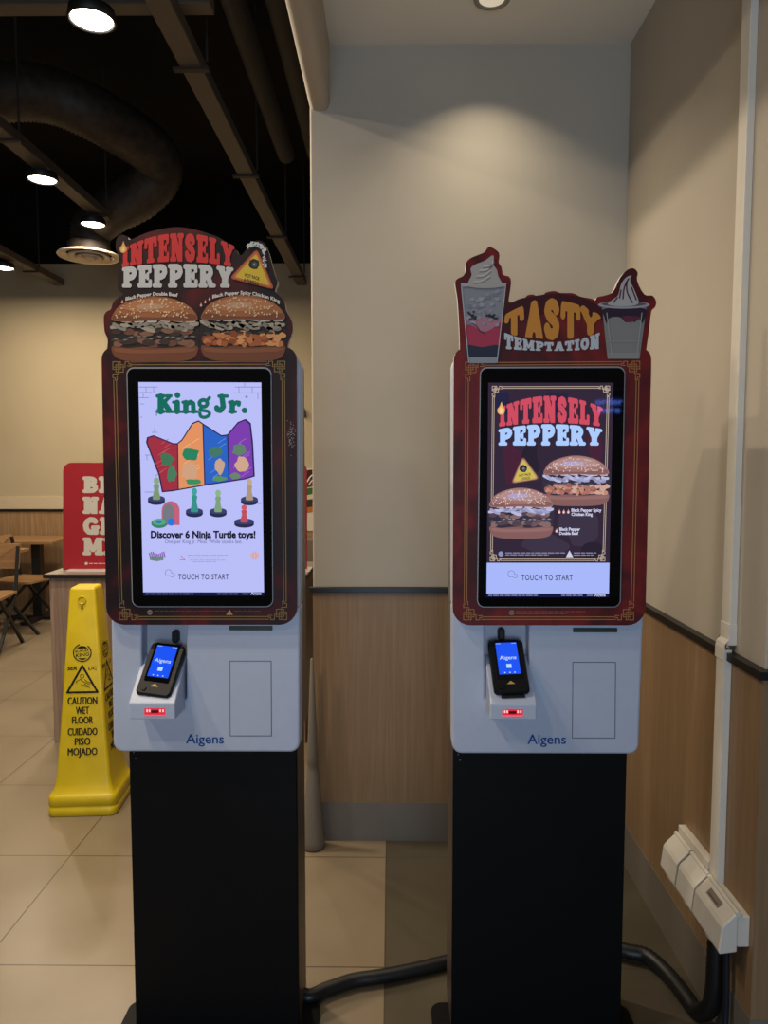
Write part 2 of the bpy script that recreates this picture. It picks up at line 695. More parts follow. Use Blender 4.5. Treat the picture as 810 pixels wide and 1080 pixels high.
# ------------------------------------------------------------------ picture helpers
def burger(A, x0, x1, y0, y1, kind, pal, seed, layer=0):
    rnd = random.Random(seed)
    w, h = x1 - x0, y1 - y0

    def T(u, v):
        return (x0 + u * w, y0 + v * h)

    def C(pts, c, l, n=5):
        A.poly(cat([T(*p) for p in pts], n), c, layer + l)
    # dark filling behind everything
    C([(.05, .34), (.5, .30), (.96, .34), (.985, .5), (.98, .68), (.93, .82), (.5, .86), (.08, .83), (.03, .7), (.02, .5)], pal['dark'], 0)
    # lower bun
    C([(.05, .76), (.2, .79), (.4, .77), (.6, .79), (.8, .77), (.96, .76), (.965, .86), (.9, .96), (.7, 1.0), (.3, 1.0), (.12, .96), (.05, .87)],
      pal['bun2'], 1)
    C([(.08, .79), (.3, .815), (.6, .81), (.93, .79), (.9, .85), (.6, .87), (.3, .875), (.1, .85)], pal['bun3'], 2)
    # patties
    rows = [(.535, pal['meat']), (.70, pal['meat'])] if kind == 'beef' else [(.62, pal['crisp']), (.71, pal['crisp'])]
    for v0, cols in rows:
        n = 13 if kind == 'beef' else 30
        for i in range(n):
            u = .07 + .86 * (i + .5) / n + rnd.uniform(-.02, .02)
            v = v0 + rnd.uniform(-.04, .04)
            ru, rv = (rnd.uniform(.045, .075), rnd.uniform(.035, .06)) if kind == 'beef' else (rnd.uniform(.03, .055), rnd.uniform(.03, .055))
            pts = [(u + ru * math.cos(a * PI / 4) * rnd.uniform(.75, 1.15), v + rv * math.sin(a * PI / 4) * rnd.uniform(.75, 1.15)) for a in range(8)]
            C(pts, cols[rnd.randrange(len(cols))], 3 + i % 3, 3)
    if kind == 'beef':
        for i in range(12):
            u = .09 + .82 * i / 11 + rnd.uniform(-.02, .02)
            v = .645 + rnd.uniform(-.025, .03)
            A.poly(ell(*T(u, v), .045 * w, .022 * h, 12, rnd.uniform(-.3, .3)), pal['sauce'], layer + 6)
            A.poly(ell(*T(u + .005, v - .008), .024 * w, .008 * h, 10, rnd.uniform(-.3, .3)), pal['shine'], layer + 7)
    else:
        for i in range(7):
            u = .1 + .7 * i / 6 + rnd.uniform(-.02, .02)
            A.poly(ell(*T(u, .565 + rnd.uniform(-.02, .02)), .04 * w, .018 * h, 12), pal['sauce'], layer + 6)
    # onion strips
    for i in range(22):
        u = .085 + .83 * i / 21 + rnd.uniform(-.015, .015)
        v = .455 + rnd.uniform(-.035, .05)
        a = rnd.choice((-.35, -.15, .1, .25, .5)) + rnd.uniform(-.15, .15)
        L = rnd.uniform(.035, .065)
        cu, cv = L * math.cos(a), L * 1.3 * math.sin(a)
        A.line([T(u - cu, v - cv), T(u + cu * .2, v + cv * .2 + .012), T(u + cu, v + cv)], .055 * h, pal['onion'][i % len(pal['onion'])], layer + 8 + i % 2)
    for i in range(6):
        u = .15 + .14 * i
        A.line([T(u, .375 + rnd.uniform(-.01, .02)), T(u + .09, .385)], .028 * h, pal['mayo'], layer + 10)
    # crown bun
    C([(.045, .365), (.06, .26), (.13, .14), (.27, .05), (.45, .0), (.63, .015), (.8, .09), (.92, .21), (.965, .36), (.8, .385), (.5, .37), (.2, .385)],
      pal['bun0'], 11)
    C([(.05, .35), (.09, .27), (.3, .31), (.6, .32), (.9, .27), (.955, .345), (.8, .375), (.5, .36), (.2, .375)], pal['bun2'], 12)
    C([(.16, .18), (.3, .07), (.5, .035), (.7, .07), (.84, .17), (.7, .23), (.5, .245), (.3, .235)], pal['bun1'], 13)
    C([(.3, .15), (.42, .11), (.55, .12), (.62, .16), (.5, .2), (.36, .2)], pal['gloss'], 14)
    for i in range(95):
        a = rnd.uniform(0, PI)
        rr = math.sqrt(rnd.uniform(.06, 1))
        u = .5 + .43 * rr * math.cos(a)
        v = .34 - .315 * rr * math.sin(a)
        if v > .33:
            continue
        A.poly(ell(*T(u, v), .0105 * w, .011 * h, 8, rnd.uniform(0, PI)), pal['seed'][i % len(pal['seed'])], layer + 15)


PAL_PRINT = dict(dark=(40, 32, 30), bun0=(142, 88, 56), bun1=(160, 106, 70), bun2=(108, 64, 44), bun3=(124, 77, 53), gloss=(168, 130, 104),
                 seed=[(190, 158, 118), (204, 178, 140)], onion=[(150, 140, 124), (130, 122, 110), (116, 110, 98)], mayo=(178, 166, 156),
                 meat=[(98, 66, 52), (122, 86, 68), (58, 44, 38)], sauce=(62, 56, 52), shine=(128, 120, 112),
                 crisp=[(176, 110, 66), (150, 84, 48), (196, 138, 88), (128, 66, 40)])
PAL_LIT = dict(dark=(52, 46, 62), bun0=(160, 116, 112), bun1=(178, 138, 134), bun2=(132, 92, 92), bun3=(146, 106, 104), gloss=(176, 160, 200),
               seed=[(206, 186, 180), (222, 206, 204)], onion=[(186, 186, 222), (160, 160, 200), (140, 140, 176)], mayo=(200, 190, 206),
               meat=[(110, 84, 88), (134, 104, 104), (84, 66, 74)], sauce=(72, 70, 88), shine=(150, 150, 176),
               crisp=[(190, 138, 120), (170, 112, 100), (208, 164, 148), (150, 96, 88)])


def knot(A, cx, cy, sx, sy, s, w, c, layer=0):
    """woven gold corner of the border; (cx,cy) outer corner, sx/sy point inwards"""
    def T(p):
        return (cx + sx * p[0] * s, cy + sy * p[1] * s)
    for pts in ([(0, 0), (8, 0), (8, 8), (0, 8), (0, 0)], [(3.2, 3.2), (11, 3.2), (11, 11), (3.2, 11), (3.2, 3.2)],
                [(5.6, 0), (5.6, 13), (0, 13), (0, 17), (2.5, 17), (2.5, 19.5), (4.5, 19.5), (4.5, 15.5)],
                [(0, 5.6), (13, 5.6), (13, 0), (17, 0), (17, 2.5), (19.5, 2.5), (19.5, 4.5), (15.5, 4.5)]):
        A.line([T(p) for p in pts], w, c, layer)


def border(A, tl, tr, br, bl, s, w, gap, c, layer=0):
    cs = [(tl, 1, 1), (tr, -1, 1), (br, -1, -1), (bl, 1, -1)]
    for (p, sx, sy) in cs:
        knot(A, p[0], p[1], sx, sy, s, w, c, layer)
    k = 19 * s
    for o in (0.4, gap):
        A.line([(tl[0] + k, tl[1] + o), (tr[0] - k, tr[1] + o)], w, c, layer)
        A.line([(bl[0] + k, bl[1] - o), (br[0] - k, br[1] - o)], w, c, layer)
        for a, b, sg in ((tl, bl, 1), (tr, br, -1)):
            dx = (b[0] - a[0]) / (b[1] - a[1])
            A.line([(a[0] + sg * o + dx * k, a[1] + k), (b[0] + sg * o - dx * k, b[1] - k)], w, c, layer)


def flame(A, cx, cy, h, layer, c1, c2):
    A.poly(cat([(cx + a * h, cy + b * h) for a, b in ((.02, -.55), (.1, -.3), (.2, -.12), (.3, .1), (.26, .32), (.08, .47), (-.12, .47), (-.28, .3), (-.3, .05), (-.18, -.12), (-.08, -.28))], 4), c1, layer)
    A.poly(cat([(cx - .14 * h, cy + .25 * h), (cx - .02 * h, cy - .12 * h), (cx + .14 * h, cy + .2 * h), (cx + .02 * h, cy + .4 * h)], 5), c2, layer + 1)


def warning(A, pts, cx, cy, r, pal, layer, t1, t2, tb, th, tw, sh=0.0):
    """yellow triangle with a round peppercorn and two lines of small lettering"""
    c = (sum(p[0] for p in pts) / 3, sum(p[1] for p in pts) / 3)

    def sc(k):
        return [(c[0] + (p[0] - c[0]) * k, c[1] + (p[1] - c[1]) * k) for p in pts]

    def rnd3(P, rr):
        out = []
        for i in range(3):
            p, q, s_ = Vector(P[i]), Vector(P[i - 1]), Vector(P[(i + 1) % 3])
            a = p + (q - p).normalized() * rr
            b = p + (s_ - p).normalized() * rr
            for k in range(6):
                t = k / 5
                v = a * (1 - t) ** 2 + p * 2 * t * (1 - t) + b * t * t
                out.append((v.x, v.y))
        return out
    A.poly(rnd3(pts, 5), pal[0], layer)
    A.poly(rnd3(sc(.91), 4.5), pal[1], layer + 1)
    A.poly(rnd3(sc(.78), 3), pal[2], layer + 2)
    rn = random.Random(4)
    A.poly([(cx + r * math.cos(a * PI / 9) * rn.uniform(.9, 1.1), cy + r * math.sin(a * PI / 9) * rn.uniform(.9, 1.1)) for a in range(18)], pal[3], layer + 3)
    A.poly(ell(cx + .1 * r, cy + .1 * r, r * .5, r * .5, 12), pal[4], layer + 4)
    A.poly(ell(cx, cy, r * .14, r * .14, 8), pal[5], layer + 5)
    for i, s_ in enumerate((t1, t2)):
        x0, x1, yb = tb[i]
        A.text(s_, x0, x1, yb, th, pal[3], layer + 3, .02, warp=(lambda x, x0=x0: sh * (x - x0)))


def fine_print(A, x0, x1, ys, c, layer=0, seed=1, w=.7, gaps=True):
    """rows of lettering too small to read"""
    rn = random.Random(seed)
    for y, xa, xb in ys:
        x = xa
        while x < xb:
            L = rn.uniform(3, 8)
            A.line([(x, y), (min(xb, x + L), y)], w, c, layer, caps=False)
            x += L + .9


def small_text(A, s, x0, x1, yb, h, c, layer=0):
    A.text(s, x0, x1, yb, h, c, layer, .01)


# ------------------------------------------------------------------ kiosks
YF = 1.755      # face of the printed surround
YS = 1.773      # face of the white shell
M_sur = [ramp_mat('surround_print_dark', [(0.36, (26, 13, 15)), (0.5, (40, 16, 18)), (0.6, (66, 15, 19)), (0.72, (92, 16, 20))],
                  scale=(1, 1, .7), nscale=5, detail=2, rough=0.5, k=1.15, dist=1.6, spec=.25),
         ramp_mat('surround_print_red', [(0.36, (60, 14, 16)), (0.47, (86, 18, 18)), (0.56, (110, 24, 20)), (0.7, (92, 18, 18))],
                  scale=(1, 1, .7), nscale=5, detail=2, rough=0.5, k=1.3, dist=1.6, spec=.25)]
M_edge = plain('board_edge_white', (205, 205, 205), .5)
M_bezel, _, _b = new_mat('bezel_glass_black')
_b.inputs['Base Color'].default_value = (0.004, 0.004, 0.005, 1)
_b.inputs['Roughness'].default_value = 0.035
_b.inputs['Specular IOR Level'].default_value = 0.35
M_chan = plain('channel_grey', (188, 190, 205), 0.35)


def flat_solid(pts, Y0, Y1, mat, edge=None):
    """outline seen at pixels pts on plane Y0, real thickness back to Y1"""
    fr = [W(x, y, Y0) for x, y in pts]
    bk = [Vector((p.x, Y1, p.z)) for p in fr]
    return MB().slab(fr, bk, mat, False, edge)


def frame_line(A, c, w, col, layer):
    A.line(c, w, col, layer, closed=True)


def base_kiosk(d, root):
    X0, X1 = d['px']                   # pedestal front edges, X
    z_sh = W(*d['shell'][2], YS).z
    # base plate with rounded corners, a little wider than the pedestal
    pts = rrect(X0 - .048, 1.70, X1 + .048, 1.908, .03)
    MB().slab([(x, y, 0) for x, y in pts], [(x, y, .012) for x, y in pts], M_kblack).build('base_plate', root)
    mb = MB().box(X0, X1, 1.80, 1.815, .012, z_sh + .06, M_kblack)
    mb.box(X0, X1, 1.815, 1.965, .012, z_sh + .06, M_kside)
    mb.build('pedestal', root, bevel=.002)
    mb = MB()
    for dx, dz in ((.012, .013), (.017, .028)):
        p = Vector((X0 + dx, 1.7995, z_sh - dz))
        mb.add([p + Vector((.0018 * math.cos(a * PI / 4), 0, .0018 * math.sin(a * PI / 4))) for a in range(8)], [range(8)], M_metal)
    mb.build('screw', root)
    # grey rear body
    c = d['shell']
    a, b = W(c[0][0] + 3, c[0][1] + 6, YS), W(c[2][0] - 1, c[2][1] - 10, YS)
    MB().box(a.x, b.x, 1.828, 1.955, b.z, a.z, M_metal).build('rear_body', root, bevel=.008, seg=3)
    # white shell with the notch for the terminal
    n0, n1, nb = d['notch']
    out = quad_round(c, 9)
    # insert the notch along the top edge of the lower panel: outline = bottom panel + notch, plus the upper back plate
    ytop = d['split']
    tl, tr, br, bl = c
    bot = quad_round([(tl[0] + (bl[0] - tl[0]) * (ytop - tl[1]) / (bl[1] - tl[1]), ytop), (tr[0] + (br[0] - tr[0]) * (ytop - tr[1]) / (br[1] - tr[1]), ytop), br, bl], 10)
    n = 7
    low = bot[2 * n:4 * n]            # rounded bottom corners br, bl
    L = (tl[0] + (bl[0] - tl[0]) * (ytop - tl[1]) / (bl[1] - tl[1]), ytop)
    Rr = (tr[0] + (br[0] - tr[0]) * (ytop - tr[1]) / (br[1] - tr[1]), ytop)
    outline = [L, (n0, ytop), (n0, nb), (n1, nb), (n1, ytop), Rr] + low
    sh = flat_solid(outline, YS, 1.832, M_shell).build('front_panel', root, bevel=.006, seg=3)
    up = quad_round([tl, tr, Rr, L], 16)[:2 * n]
    flat_solid(up + [Rr, L], YS, 1.832, M_shell).build('upper_shell', root, bevel=.006, seg=3)
    # channel behind the notch
    p0, p1 = W(n0 - 2, ytop - 5, YS), W(n1 + 2, nb + 2, YS)
    mb = MB()
    mb.box(p0.x, p1.x, 1.814, 1.824, p1.z, p0.z, M_chan)
    mb.build('channel_back', root)
    gx, gy = d['grommet']
    q = W(gx, gy, 1.806)
    pts = rrect(q.x - .0085, q.z - .016, q.x + .0085, q.z + .016, .0083)
    MB().slab([(x, 1.795, z) for x, z in pts], [(x, 1.815, z) for x, z in pts], M_term).build('cable_grommet', root, bevel=.003)
    # receipt slot, door, lettering on the lower panel
    A = Art(on_plane(YS), 'ink', 2)
    x0, y0, x1, y1 = d['slot']
    p, q = W(x0, y0, YS), W(x1, y1, YS)
    mb = MB().box(p.x, q.x, YS - .004, YS + .002, q.z, p.z, plain('slot_green', (22, 46, 32), .4))
    mb.build('receipt_slot', sh, bevel=.001)
    x0, y0, x1, y1 = d['door']
    k = d['lean']
    A = Art(on_plane(YS), 'ink', 2)
    A.poly([(x0, y0), (x1, y0), (x1 + k, y1), (x0 + k, y1)], (84, 90, 108), 0)
    A.poly([(x0 + .8, y0 + .8), (x1 - .8, y0 + .8), (x1 + k - .8, y1 - .8), (x0 + k + .8, y1 - .8)], M_shell, 1)
    A.build('access_door', sh)
    A = Art(on_plane(YS), 'ink', 2)
    x0, x1, yb, h = d['logo']
    A.text('Aigens', x0, x1, yb, h, (24, 66, 136), 0, .012)
    A.build('maker_lettering', sh, 'blue maker lettering')
    # white terminal holder wedge with red scanner window
    Yh = 1.69
    x0, y0, x1, y1 = d['holder']
    a, b = W(x0, y0, Yh), W(x1, y1, Yh)
    zt, zb = W(x1, 703, YS).z, W(x1, 748, YS).z
    pr = [(Yh, b.z), (Yh, a.z), (Yh + .012, a.z + .012), (YS, zt), (YS + .035, zt + .02), (YS + .035, zb), (YS, zb)]
    mb = MB()
    mb.slab([(a.x, y, z) for y, z in pr], [(b.x, y, z) for y, z in pr], M_shell)
    ho = mb.build('terminal_holder', root, bevel=.003)
    x0, y0, x1, y1 = d['scan']
    A = Art(on_plane(Yh), 'lit', 2)
    A.rect(x0, y0, x1, y1, (222, 40, 62), 0)
    A.rect(x0 + 7, y0 + 2, x1 - 7, y0 + 5, (60, 12, 20), 1)
    for xx in (x0 + 2, x0 + 4.6, x1 - 6, x1 - 3):
        A.rect(xx, y0 + 1.2, xx + 1.6, y0 + 4, (255, 205, 205), 2)
    A.rect(x0, y1 - 1.2, x1, y1, (255, 90, 105), 2)
    A.build('scanner_window', ho, 'glowing red scanner window')
    # printed surround board
    sr = flat_solid(quad_round(d['board'], (13, 13, 19, 19)), YF, YS, d['print'], M_edge)
    sur = sr.build('screen_surround', root)
    gold = d['gold']
    A = Art(on_plane(YF), 'ink', 2)
    border(A, *d['border'], 1.0, .85, 3.2, gold)
    A.build('gold_border', sur, 'thin gold woven corner border')
    A = Art(on_plane(YF), 'ink', 2)
    for (y, xa, xb) in d['fine']:
        fine_print(A, xa, xb, [(y, xa, xb)], d['finec'], 0, int(y + xa))
    for (cx, cy) in d['badges']:
        A.poly(ell(cx, cy, 2.8, 2.8, 16), (120, 112, 104), 0)
        A.line([(cx - 1.4, cy), (cx + 1.4, cy)], .7, (60, 50, 48), 1)
    for (cx, cy) in d['tri']:
        A.poly([(cx, cy - 3.2), (cx + 3.6, cy + 2.8), (cx - 3.6, cy + 2.8)], (170, 128, 92), 0)
    A.build('small_print', sur, 'tiny printed notice')
    # touchscreen
    bz = flat_solid(quad_round(d['rim'], 8), YF - .0015, YF, plain('bezel_rim', (150, 150, 152), .3))
    scr = bz.build('touchscreen', root)
    i = 1.0
    r = d['rim']
    inner = [(r[0][0] + i, r[0][1] + 1.6), (r[1][0] - i, r[1][1] + 1.6), (r[2][0] - i, r[2][1] - i), (r[3][0] + i, r[3][1] - i)]
    flat_solid(quad_round(inner, 7), YF - .003, YF - .0015, M_bezel).build('bezel', scr, label='black glass bezel')
    return scr


YD = YF - .0031


def disp():
    return Art(on_plane(YD), 'lit', 1)


def hand_icon(A, x, y, c, layer):
    A.line(cat([(x - 5.5, y - 1), (x - 5, y - 4), (x - 2, y - 5.2), (x + .8, y - 3.5), (x + 1, y - 1.5), (x + 3.6, y - 1), (x + 4.2, y + 1.5),
                (x + 1, y + 2.5), (x - 1.5, y + 1), (x - 4.3, y + 1.5)], 3), .5, c, layer, closed=True)


# ---- left kiosk
dL = dict(px=(-.6640, -.2380), shell=[(112, 371), (317.2, 372), (316, 793.5), (119.5, 793)], notch=(149.5, 196.5, 738), split=640, grommet=(185.6, 671),
          slot=(242, 660, 287.5, 664.6), door=(242, 697, 286.3, 776.5), lean=.4, logo=(196, 236, 784, 9.6), holder=(135.6, 742, 184.8, 759),
          scan=(152.3, 747, 174.2, 755), board=[(106.8, 366), (313, 366), (313.5, 659), (112.3, 659)], gold=(128, 104, 62),
          border=[(119, 381.5), (300.5, 381), (302.5, 653.5), (126, 653.5)], finec=(92, 70, 66),
          fine=[(644.3, 163, 238), (646.4, 163, 222), (644.3, 247, 276), (646.4, 247, 272)], badges=[(158, 645.8)], tri=[(242, 645.8)],
          rim=[(133.2, 387.2), (286.4, 387.2), (288.3, 640.4), (139.2, 640.4)], print=M_sur[0])
rootL = thing('self_order_kiosk', 'self-order kiosk with dark maroon burger topper and white glowing screen', 'kiosk', (-.45, 1.86, 0),
              group='self-order kiosks')
scr = base_kiosk(dL, rootL)

# topper of the left kiosk
tl_out = [(116, 378), (115, 376), (113.4, 372), (113, 368.5), (113.6, 357.6), (110.3, 349.5), (109.5, 334.6), (112, 329), (117, 326), (119, 319.6), (124.4, 314),
          (130, 310.5), (126, 307), (124, 300.6), (125, 270.7), (122, 262.6), (123, 251.7), (128.5, 247.6), (135, 250), (137, 253), (154, 245.7),
          (173, 241), (189.6, 239.6), (208.6, 243), (230, 250), (246.7, 261), (252, 268), (256, 268), (263, 258.5), (270, 253.8), (278, 255.8), (283, 265),
          (290, 289.7), (293, 298), (290.5, 307.4), (299.6, 317), (302, 328), (307.8, 338.6), (308.6, 349.5), (303.7, 363), (304.6, 368), (304.4, 371), (303.4, 375), (302, 378)]
sm = cat(tl_out[2:-2], 3, closed=False)
tp = flat_solid(tl_out[:2] + sm + tl_out[-2:], YF - .0004, YS - .002, M_sur[0], M_edge).build('topper_board', rootL, label='die-cut printed burger topper')
TY = on_plane(YF - .0004)
A = Art(TY, 'ink', 6)
topL = lambda x: 246 + .0043 * (x - 191) ** 2
botL = lambda x: 275.8 + .0017 * (x - 188) ** 2
A.warp('INTENSELY', 128.5, 247, topL, botL, (176, 46, 46), 0, bw=.35, gap=.09)
A.build('headline_lettering', tp, 'red arched lettering')
A = Art(TY, 'ink', 6)
A.warp('PEPPERY', 129, 246, lambda x: 278.6 + .0011 * (x - 187) ** 2, lambda x: 303.2, (172, 172, 172), 0, gap=.07, bw=.6)
A.build('headline_lettering', tp, 'white slab lettering')
A = Art(TY, 'ink', 8)
flame(A, 130, 261, 12, 0, (196, 148, 84), (214, 180, 120))
A.build('flame_picture', tp, 'small yellow flame')
A = Art(TY, 'ink', 2)
burger(A, 114, 211.5, 312.5, 381.5, 'beef', PAL_PRINT, 3)
A.build('burger_picture', tp, 'printed double beef burger')
A = Art(TY, 'ink', 2)
burger(A, 208.5, 303.5, 311, 381, 'chicken', PAL_PRINT, 8)
A.build('burger_picture', tp, 'printed crispy chicken burger')
A = Art(TY, 'ink', 20)
A.text('Black Pepper Double Beef', 132.5, 187.5, 311.6, 3.6, (196, 190, 184), 0, .03, warp=lambda x: .0042 * (x - 169) ** 2)
A.build('caption_lettering', tp, 'small white caption')
A = Art(TY, 'ink', 20)
A.text('Black Pepper Spicy Chicken King', 224, 295, 310.5, 3.6, (196, 190, 184), 0, .03, warp=lambda x: .0052 * (x - 253) ** 2)
A.build('caption_lettering', tp, 'small white caption')
for cx, cy in ((129, 318), (212, 321.5), (216.5, 318), (221, 315)):
    A = Art(TY, 'ink', 20)
    flame(A, cx, cy, 4.2, 0, (196, 120, 110), (224, 190, 180))
    A.build('flame_picture', tp)
A = Art(TY, 'ink', 12)
warning(A, [(271, 262), (289.5, 305.5), (242, 293.5)], 268, 278.5, 5.6, [(150, 74, 50), (170, 98, 60), (188, 160, 52), (36, 36, 36), (70, 74, 70), (150, 150, 150)], 0,
        'HOT PACK', 'A PUNCH!', [(258, 274, 291.5), (257, 272.5, 296.5)], 3.6, 0, .28)
rn = random.Random(11)
for i in range(150):
    t = rn.random()
    a = -2.5 + 2.9 * t
    rad = 12.0 + rn.uniform(-3.2, 1.2)
    x, y = 268.5 + rad * math.cos(a) * (.85 if t < .5 else 1.0), 268.5 + rad * math.sin(a) * 1.05 + (8 if t > .8 else 0) * (t - .8) * 5
    A.poly(ell(x, y, rn.uniform(.5, 1.0), rn.uniform(.5, .9), 7), (176, 178, 180), 6)
A.build('warning_triangle', tp, 'yellow hot warning triangle with white specks')
# scatter of pale specks on the surround's right border
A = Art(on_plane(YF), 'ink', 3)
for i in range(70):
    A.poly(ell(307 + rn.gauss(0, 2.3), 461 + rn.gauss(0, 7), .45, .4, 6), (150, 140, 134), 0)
A.build('pale_specks', [o for o in rootL.children if o.name.startswith('screen_surround')][0], 'scatter of pale specks')

# display content, left
WH = (190, 192, 248)
A = disp()
A.poly([(146, 403), (275.5, 403.4), (278.4, 624.6), (151, 624.6)], (186, 190, 248), 0)
A.poly([(150.9, 624.6), (278.4, 624.6), (278.5, 628.4), (151, 628.4)], (16, 22, 62), 0)
br = (120, 122, 170)
for y, xa, xb in ((408.2, 146.5, 166), (414, 146.8, 160), (419.5, 147, 157), (408.2, 248, 275), (414.4, 246, 275.4), (426, 148, 152), (440, 148, 150), (456, 160, 166), (480, 153, 159), (519, 153, 166), (531, 262, 276)):
    A.line([(xa, y), (xb, y)], .6, br, 1)
for x, ya, yb in ((154, 408, 414), (162, 408, 414), (151, 414, 419), (252, 408, 414), (266, 408, 414), (258, 403.5, 408), (272, 414, 421), (163, 452, 456), (155, 480, 485)):
    A.line([(x, ya), (x, yb)], .6, br, 1)
A.build('display_picture', scr, 'white brick wall picture')
A = disp()
GR = (20, 106, 92)
KJ = []
for pts, w in (([(169.5, 418), (169.5, 434)], 6), ([(166, 417.6), (173, 417.6)], 3.4), ([(166, 434), (173, 434)], 3.4), ([(179, 418), (171.5, 426)], 3.6), ([(172.5, 424), (178.5, 433)], 5.2),
               ([(175.5, 417.4), (180.5, 417.4)], 2.8), ([(176, 434.2), (181, 434.2)], 2.8),
               ([(186.8, 424.5), (186.8, 434)], 5.6), ([(183, 424.2), (187, 424.2)], 3), ([(183, 434.2), (190.6, 434.2)], 2.8), ([(187, 416.6), (187.3, 416.9)], 5.6),
               ([(196, 424.5), (196, 434)], 5.2), ([(193, 424.2), (196, 424.2)], 3), ([(192.6, 434.2), (199, 434.2)], 2.8), ([(198, 425.5), (201, 424), (203.6, 425.6), (204.2, 434)], 4.6),
               ([(201.5, 434.2), (208, 434.2)], 2.8),
               ([(234, 418), (235.5, 429), (232.5, 433), (229.4, 432.4), (228.6, 430)], 5.2), ([(231, 417.8), (239.5, 417.8)], 3.2),
               ([(245, 424.5), (245, 434)], 5.2), ([(242, 424.2), (245, 424.2)], 3), ([(242, 434.2), (248.5, 434.2)], 2.8), ([(247, 426.5), (249.5, 424.2), (252.2, 424.6), (251.8, 427)], 3.6),
               ([(257.8, 432.8), (258, 433)], 5.6)):
    KJ += stroke_polys(pts, w + .6)
KJ += stroke_polys([(214.5 + 4.2 * math.cos(a * PI / 8), 425.4 + 3.6 * math.sin(a * PI / 8)) for a in range(16)], 4.2, closed=True)
KJ += stroke_polys(cat([(212, 430.5), (211.4, 432.6), (219, 433.8), (221, 437), (217, 440), (212, 439.4), (210.8, 436)], 4, closed=False), 3.6)
KJ += stroke_polys([(218, 422.6), (221, 419.4)], 3.6)
A.polys(KJ, GR, 2)
A.line([(166, 431), (165, 438)], 1.2, (90, 140, 160), 2)
A.poly(ell(260, 418.5, 1.5, 1.5, 12), (120, 140, 190), 2)
A.build('headline_lettering', scr, 'green slab lettering')
A = disp()
crown = [(155, 467), (156, 461.5), (162, 459.6), (182.6, 468), (187, 468), (192, 464), (203, 446.7), (209.4, 444), (214, 447.2), (233.5, 459.6), (240, 458.7),
         (251, 445.7), (258.5, 442.6), (263.7, 447), (266, 467), (267.8, 502), (258.5, 505), (216, 511.5), (182.6, 517.4), (171.5, 518.5), (167.8, 500)]
A.poly([(c[0] + (c[0] - 212) * .018, c[1] + (c[1] - 480) * .022) for c in crown], (38, 40, 78), 2)
panels = [([(155, 467), (156, 461.5), (162, 459.6), (182.6, 468), (187, 468), (187.8, 516.4), (171.5, 518.5), (167.8, 500)], (158, 48, 66)),
          ([(187.5, 467.6), (192, 464), (203, 446.7), (209.4, 444), (213.6, 447.2), (215.6, 511.5), (188.4, 516.2)], (226, 146, 96)),
          ([(214.4, 447.6), (233.5, 459.6), (239.6, 458.9), (241, 507), (216.4, 511.3)], (44, 98, 196)),
          ([(240.4, 458.3), (251, 445.7), (258.5, 442.6), (263.7, 447), (266, 467), (267.8, 502), (258.5, 505), (242, 507)], (122, 62, 172))]
rn = random.Random(5)
bl = [(190, 84, 92), (244, 184, 132), (92, 146, 226), (162, 110, 204)]
for (P, c), c2 in zip(panels, bl):
    A.poly(P, c, 3)
    cx = sum(p[0] for p in P) / len(P)
    for i in range(9):
        y = 466 + 4.4 * i + rn.uniform(-1, 1)
        x = cx + rn.uniform(-6, 6)
        A.line(cat([(x - 4, y + 2), (x, y - 1), (x + 3.6, y - 3)], 3, closed=False), .7, c2, 4)
A.line(crown, 1.3, (34, 36, 76), 6, closed=True)
for p0, p1 in (((187.3, 468), (188, 516)), ((214, 447.4), (216, 511.4)), ((240, 458.7), (241.5, 507))):
    A.line([p0, p1], 1.2, (34, 36, 76), 6)
# loose paint splashes across the lower panels
for i, (sx, sy, sw, shh, c) in enumerate(((176, 484, 8, 7, (64, 116, 84)), (181, 500, 6, 9, (72, 122, 92)), (201, 479, 10, 7, (40, 130, 96)), (200, 497, 9, 10, (206, 160, 128)),
                                          (204, 508, 9, 3, (62, 140, 92)), (227, 476, 8, 7, (66, 118, 104)), (232, 492, 6, 9, (196, 164, 138)), (231, 505, 8, 3, (92, 142, 92)),
                                          (252, 474, 8, 7, (92, 128, 104)), (255, 490, 8, 9, (206, 166, 140)), (248, 502, 6, 4, (104, 132, 104)))):
    pts = [(sx + sw * math.cos(a * PI / 6) * rn.uniform(.7, 1.1), sy + shh * math.sin(a * PI / 6) * rn.uniform(.7, 1.1)) for a in range(12)]
    A.poly(cat(pts, 3), c, 5)
A.build('crown_picture', scr, 'four-colour paper crown')
A = disp()
DB = (58, 64, 108)
# plain toy pawns on round dark stands
for i, (x, y, hh, c) in enumerate(((165, 526, 23, (124, 150, 112)), (205, 539, 25, (56, 146, 138)), (230, 539, 23, (126, 160, 122)), (263, 526.5, 22, (170, 150, 124)), (257.5, 550, 18, (186, 80, 92)))):
    rx = 10.4 if i == 4 else 9
    A.poly(ell(x, y + 3, rx, 3.6, 24), (38, 42, 78), 2)
    A.rect(x - rx, y, x + rx, y + 3, (44, 48, 86), 2)
    A.poly(ell(x, y, rx, 3.2, 24), DB, 3)
    A.poly(cat([(x - 4, y), (x - 2.4, y - hh * .4), (x - 3, y - hh * .62), (x, y - hh * .7), (x + 3, y - hh * .62), (x + 2.4, y - hh * .4), (x + 4, y), (x, y + 1.2)], 4), c, 4)
    A.poly(ell(x, y - hh * .82, 3, hh * .16, 16), tuple(min(255, int(q * 1.12)) for q in c), 5)
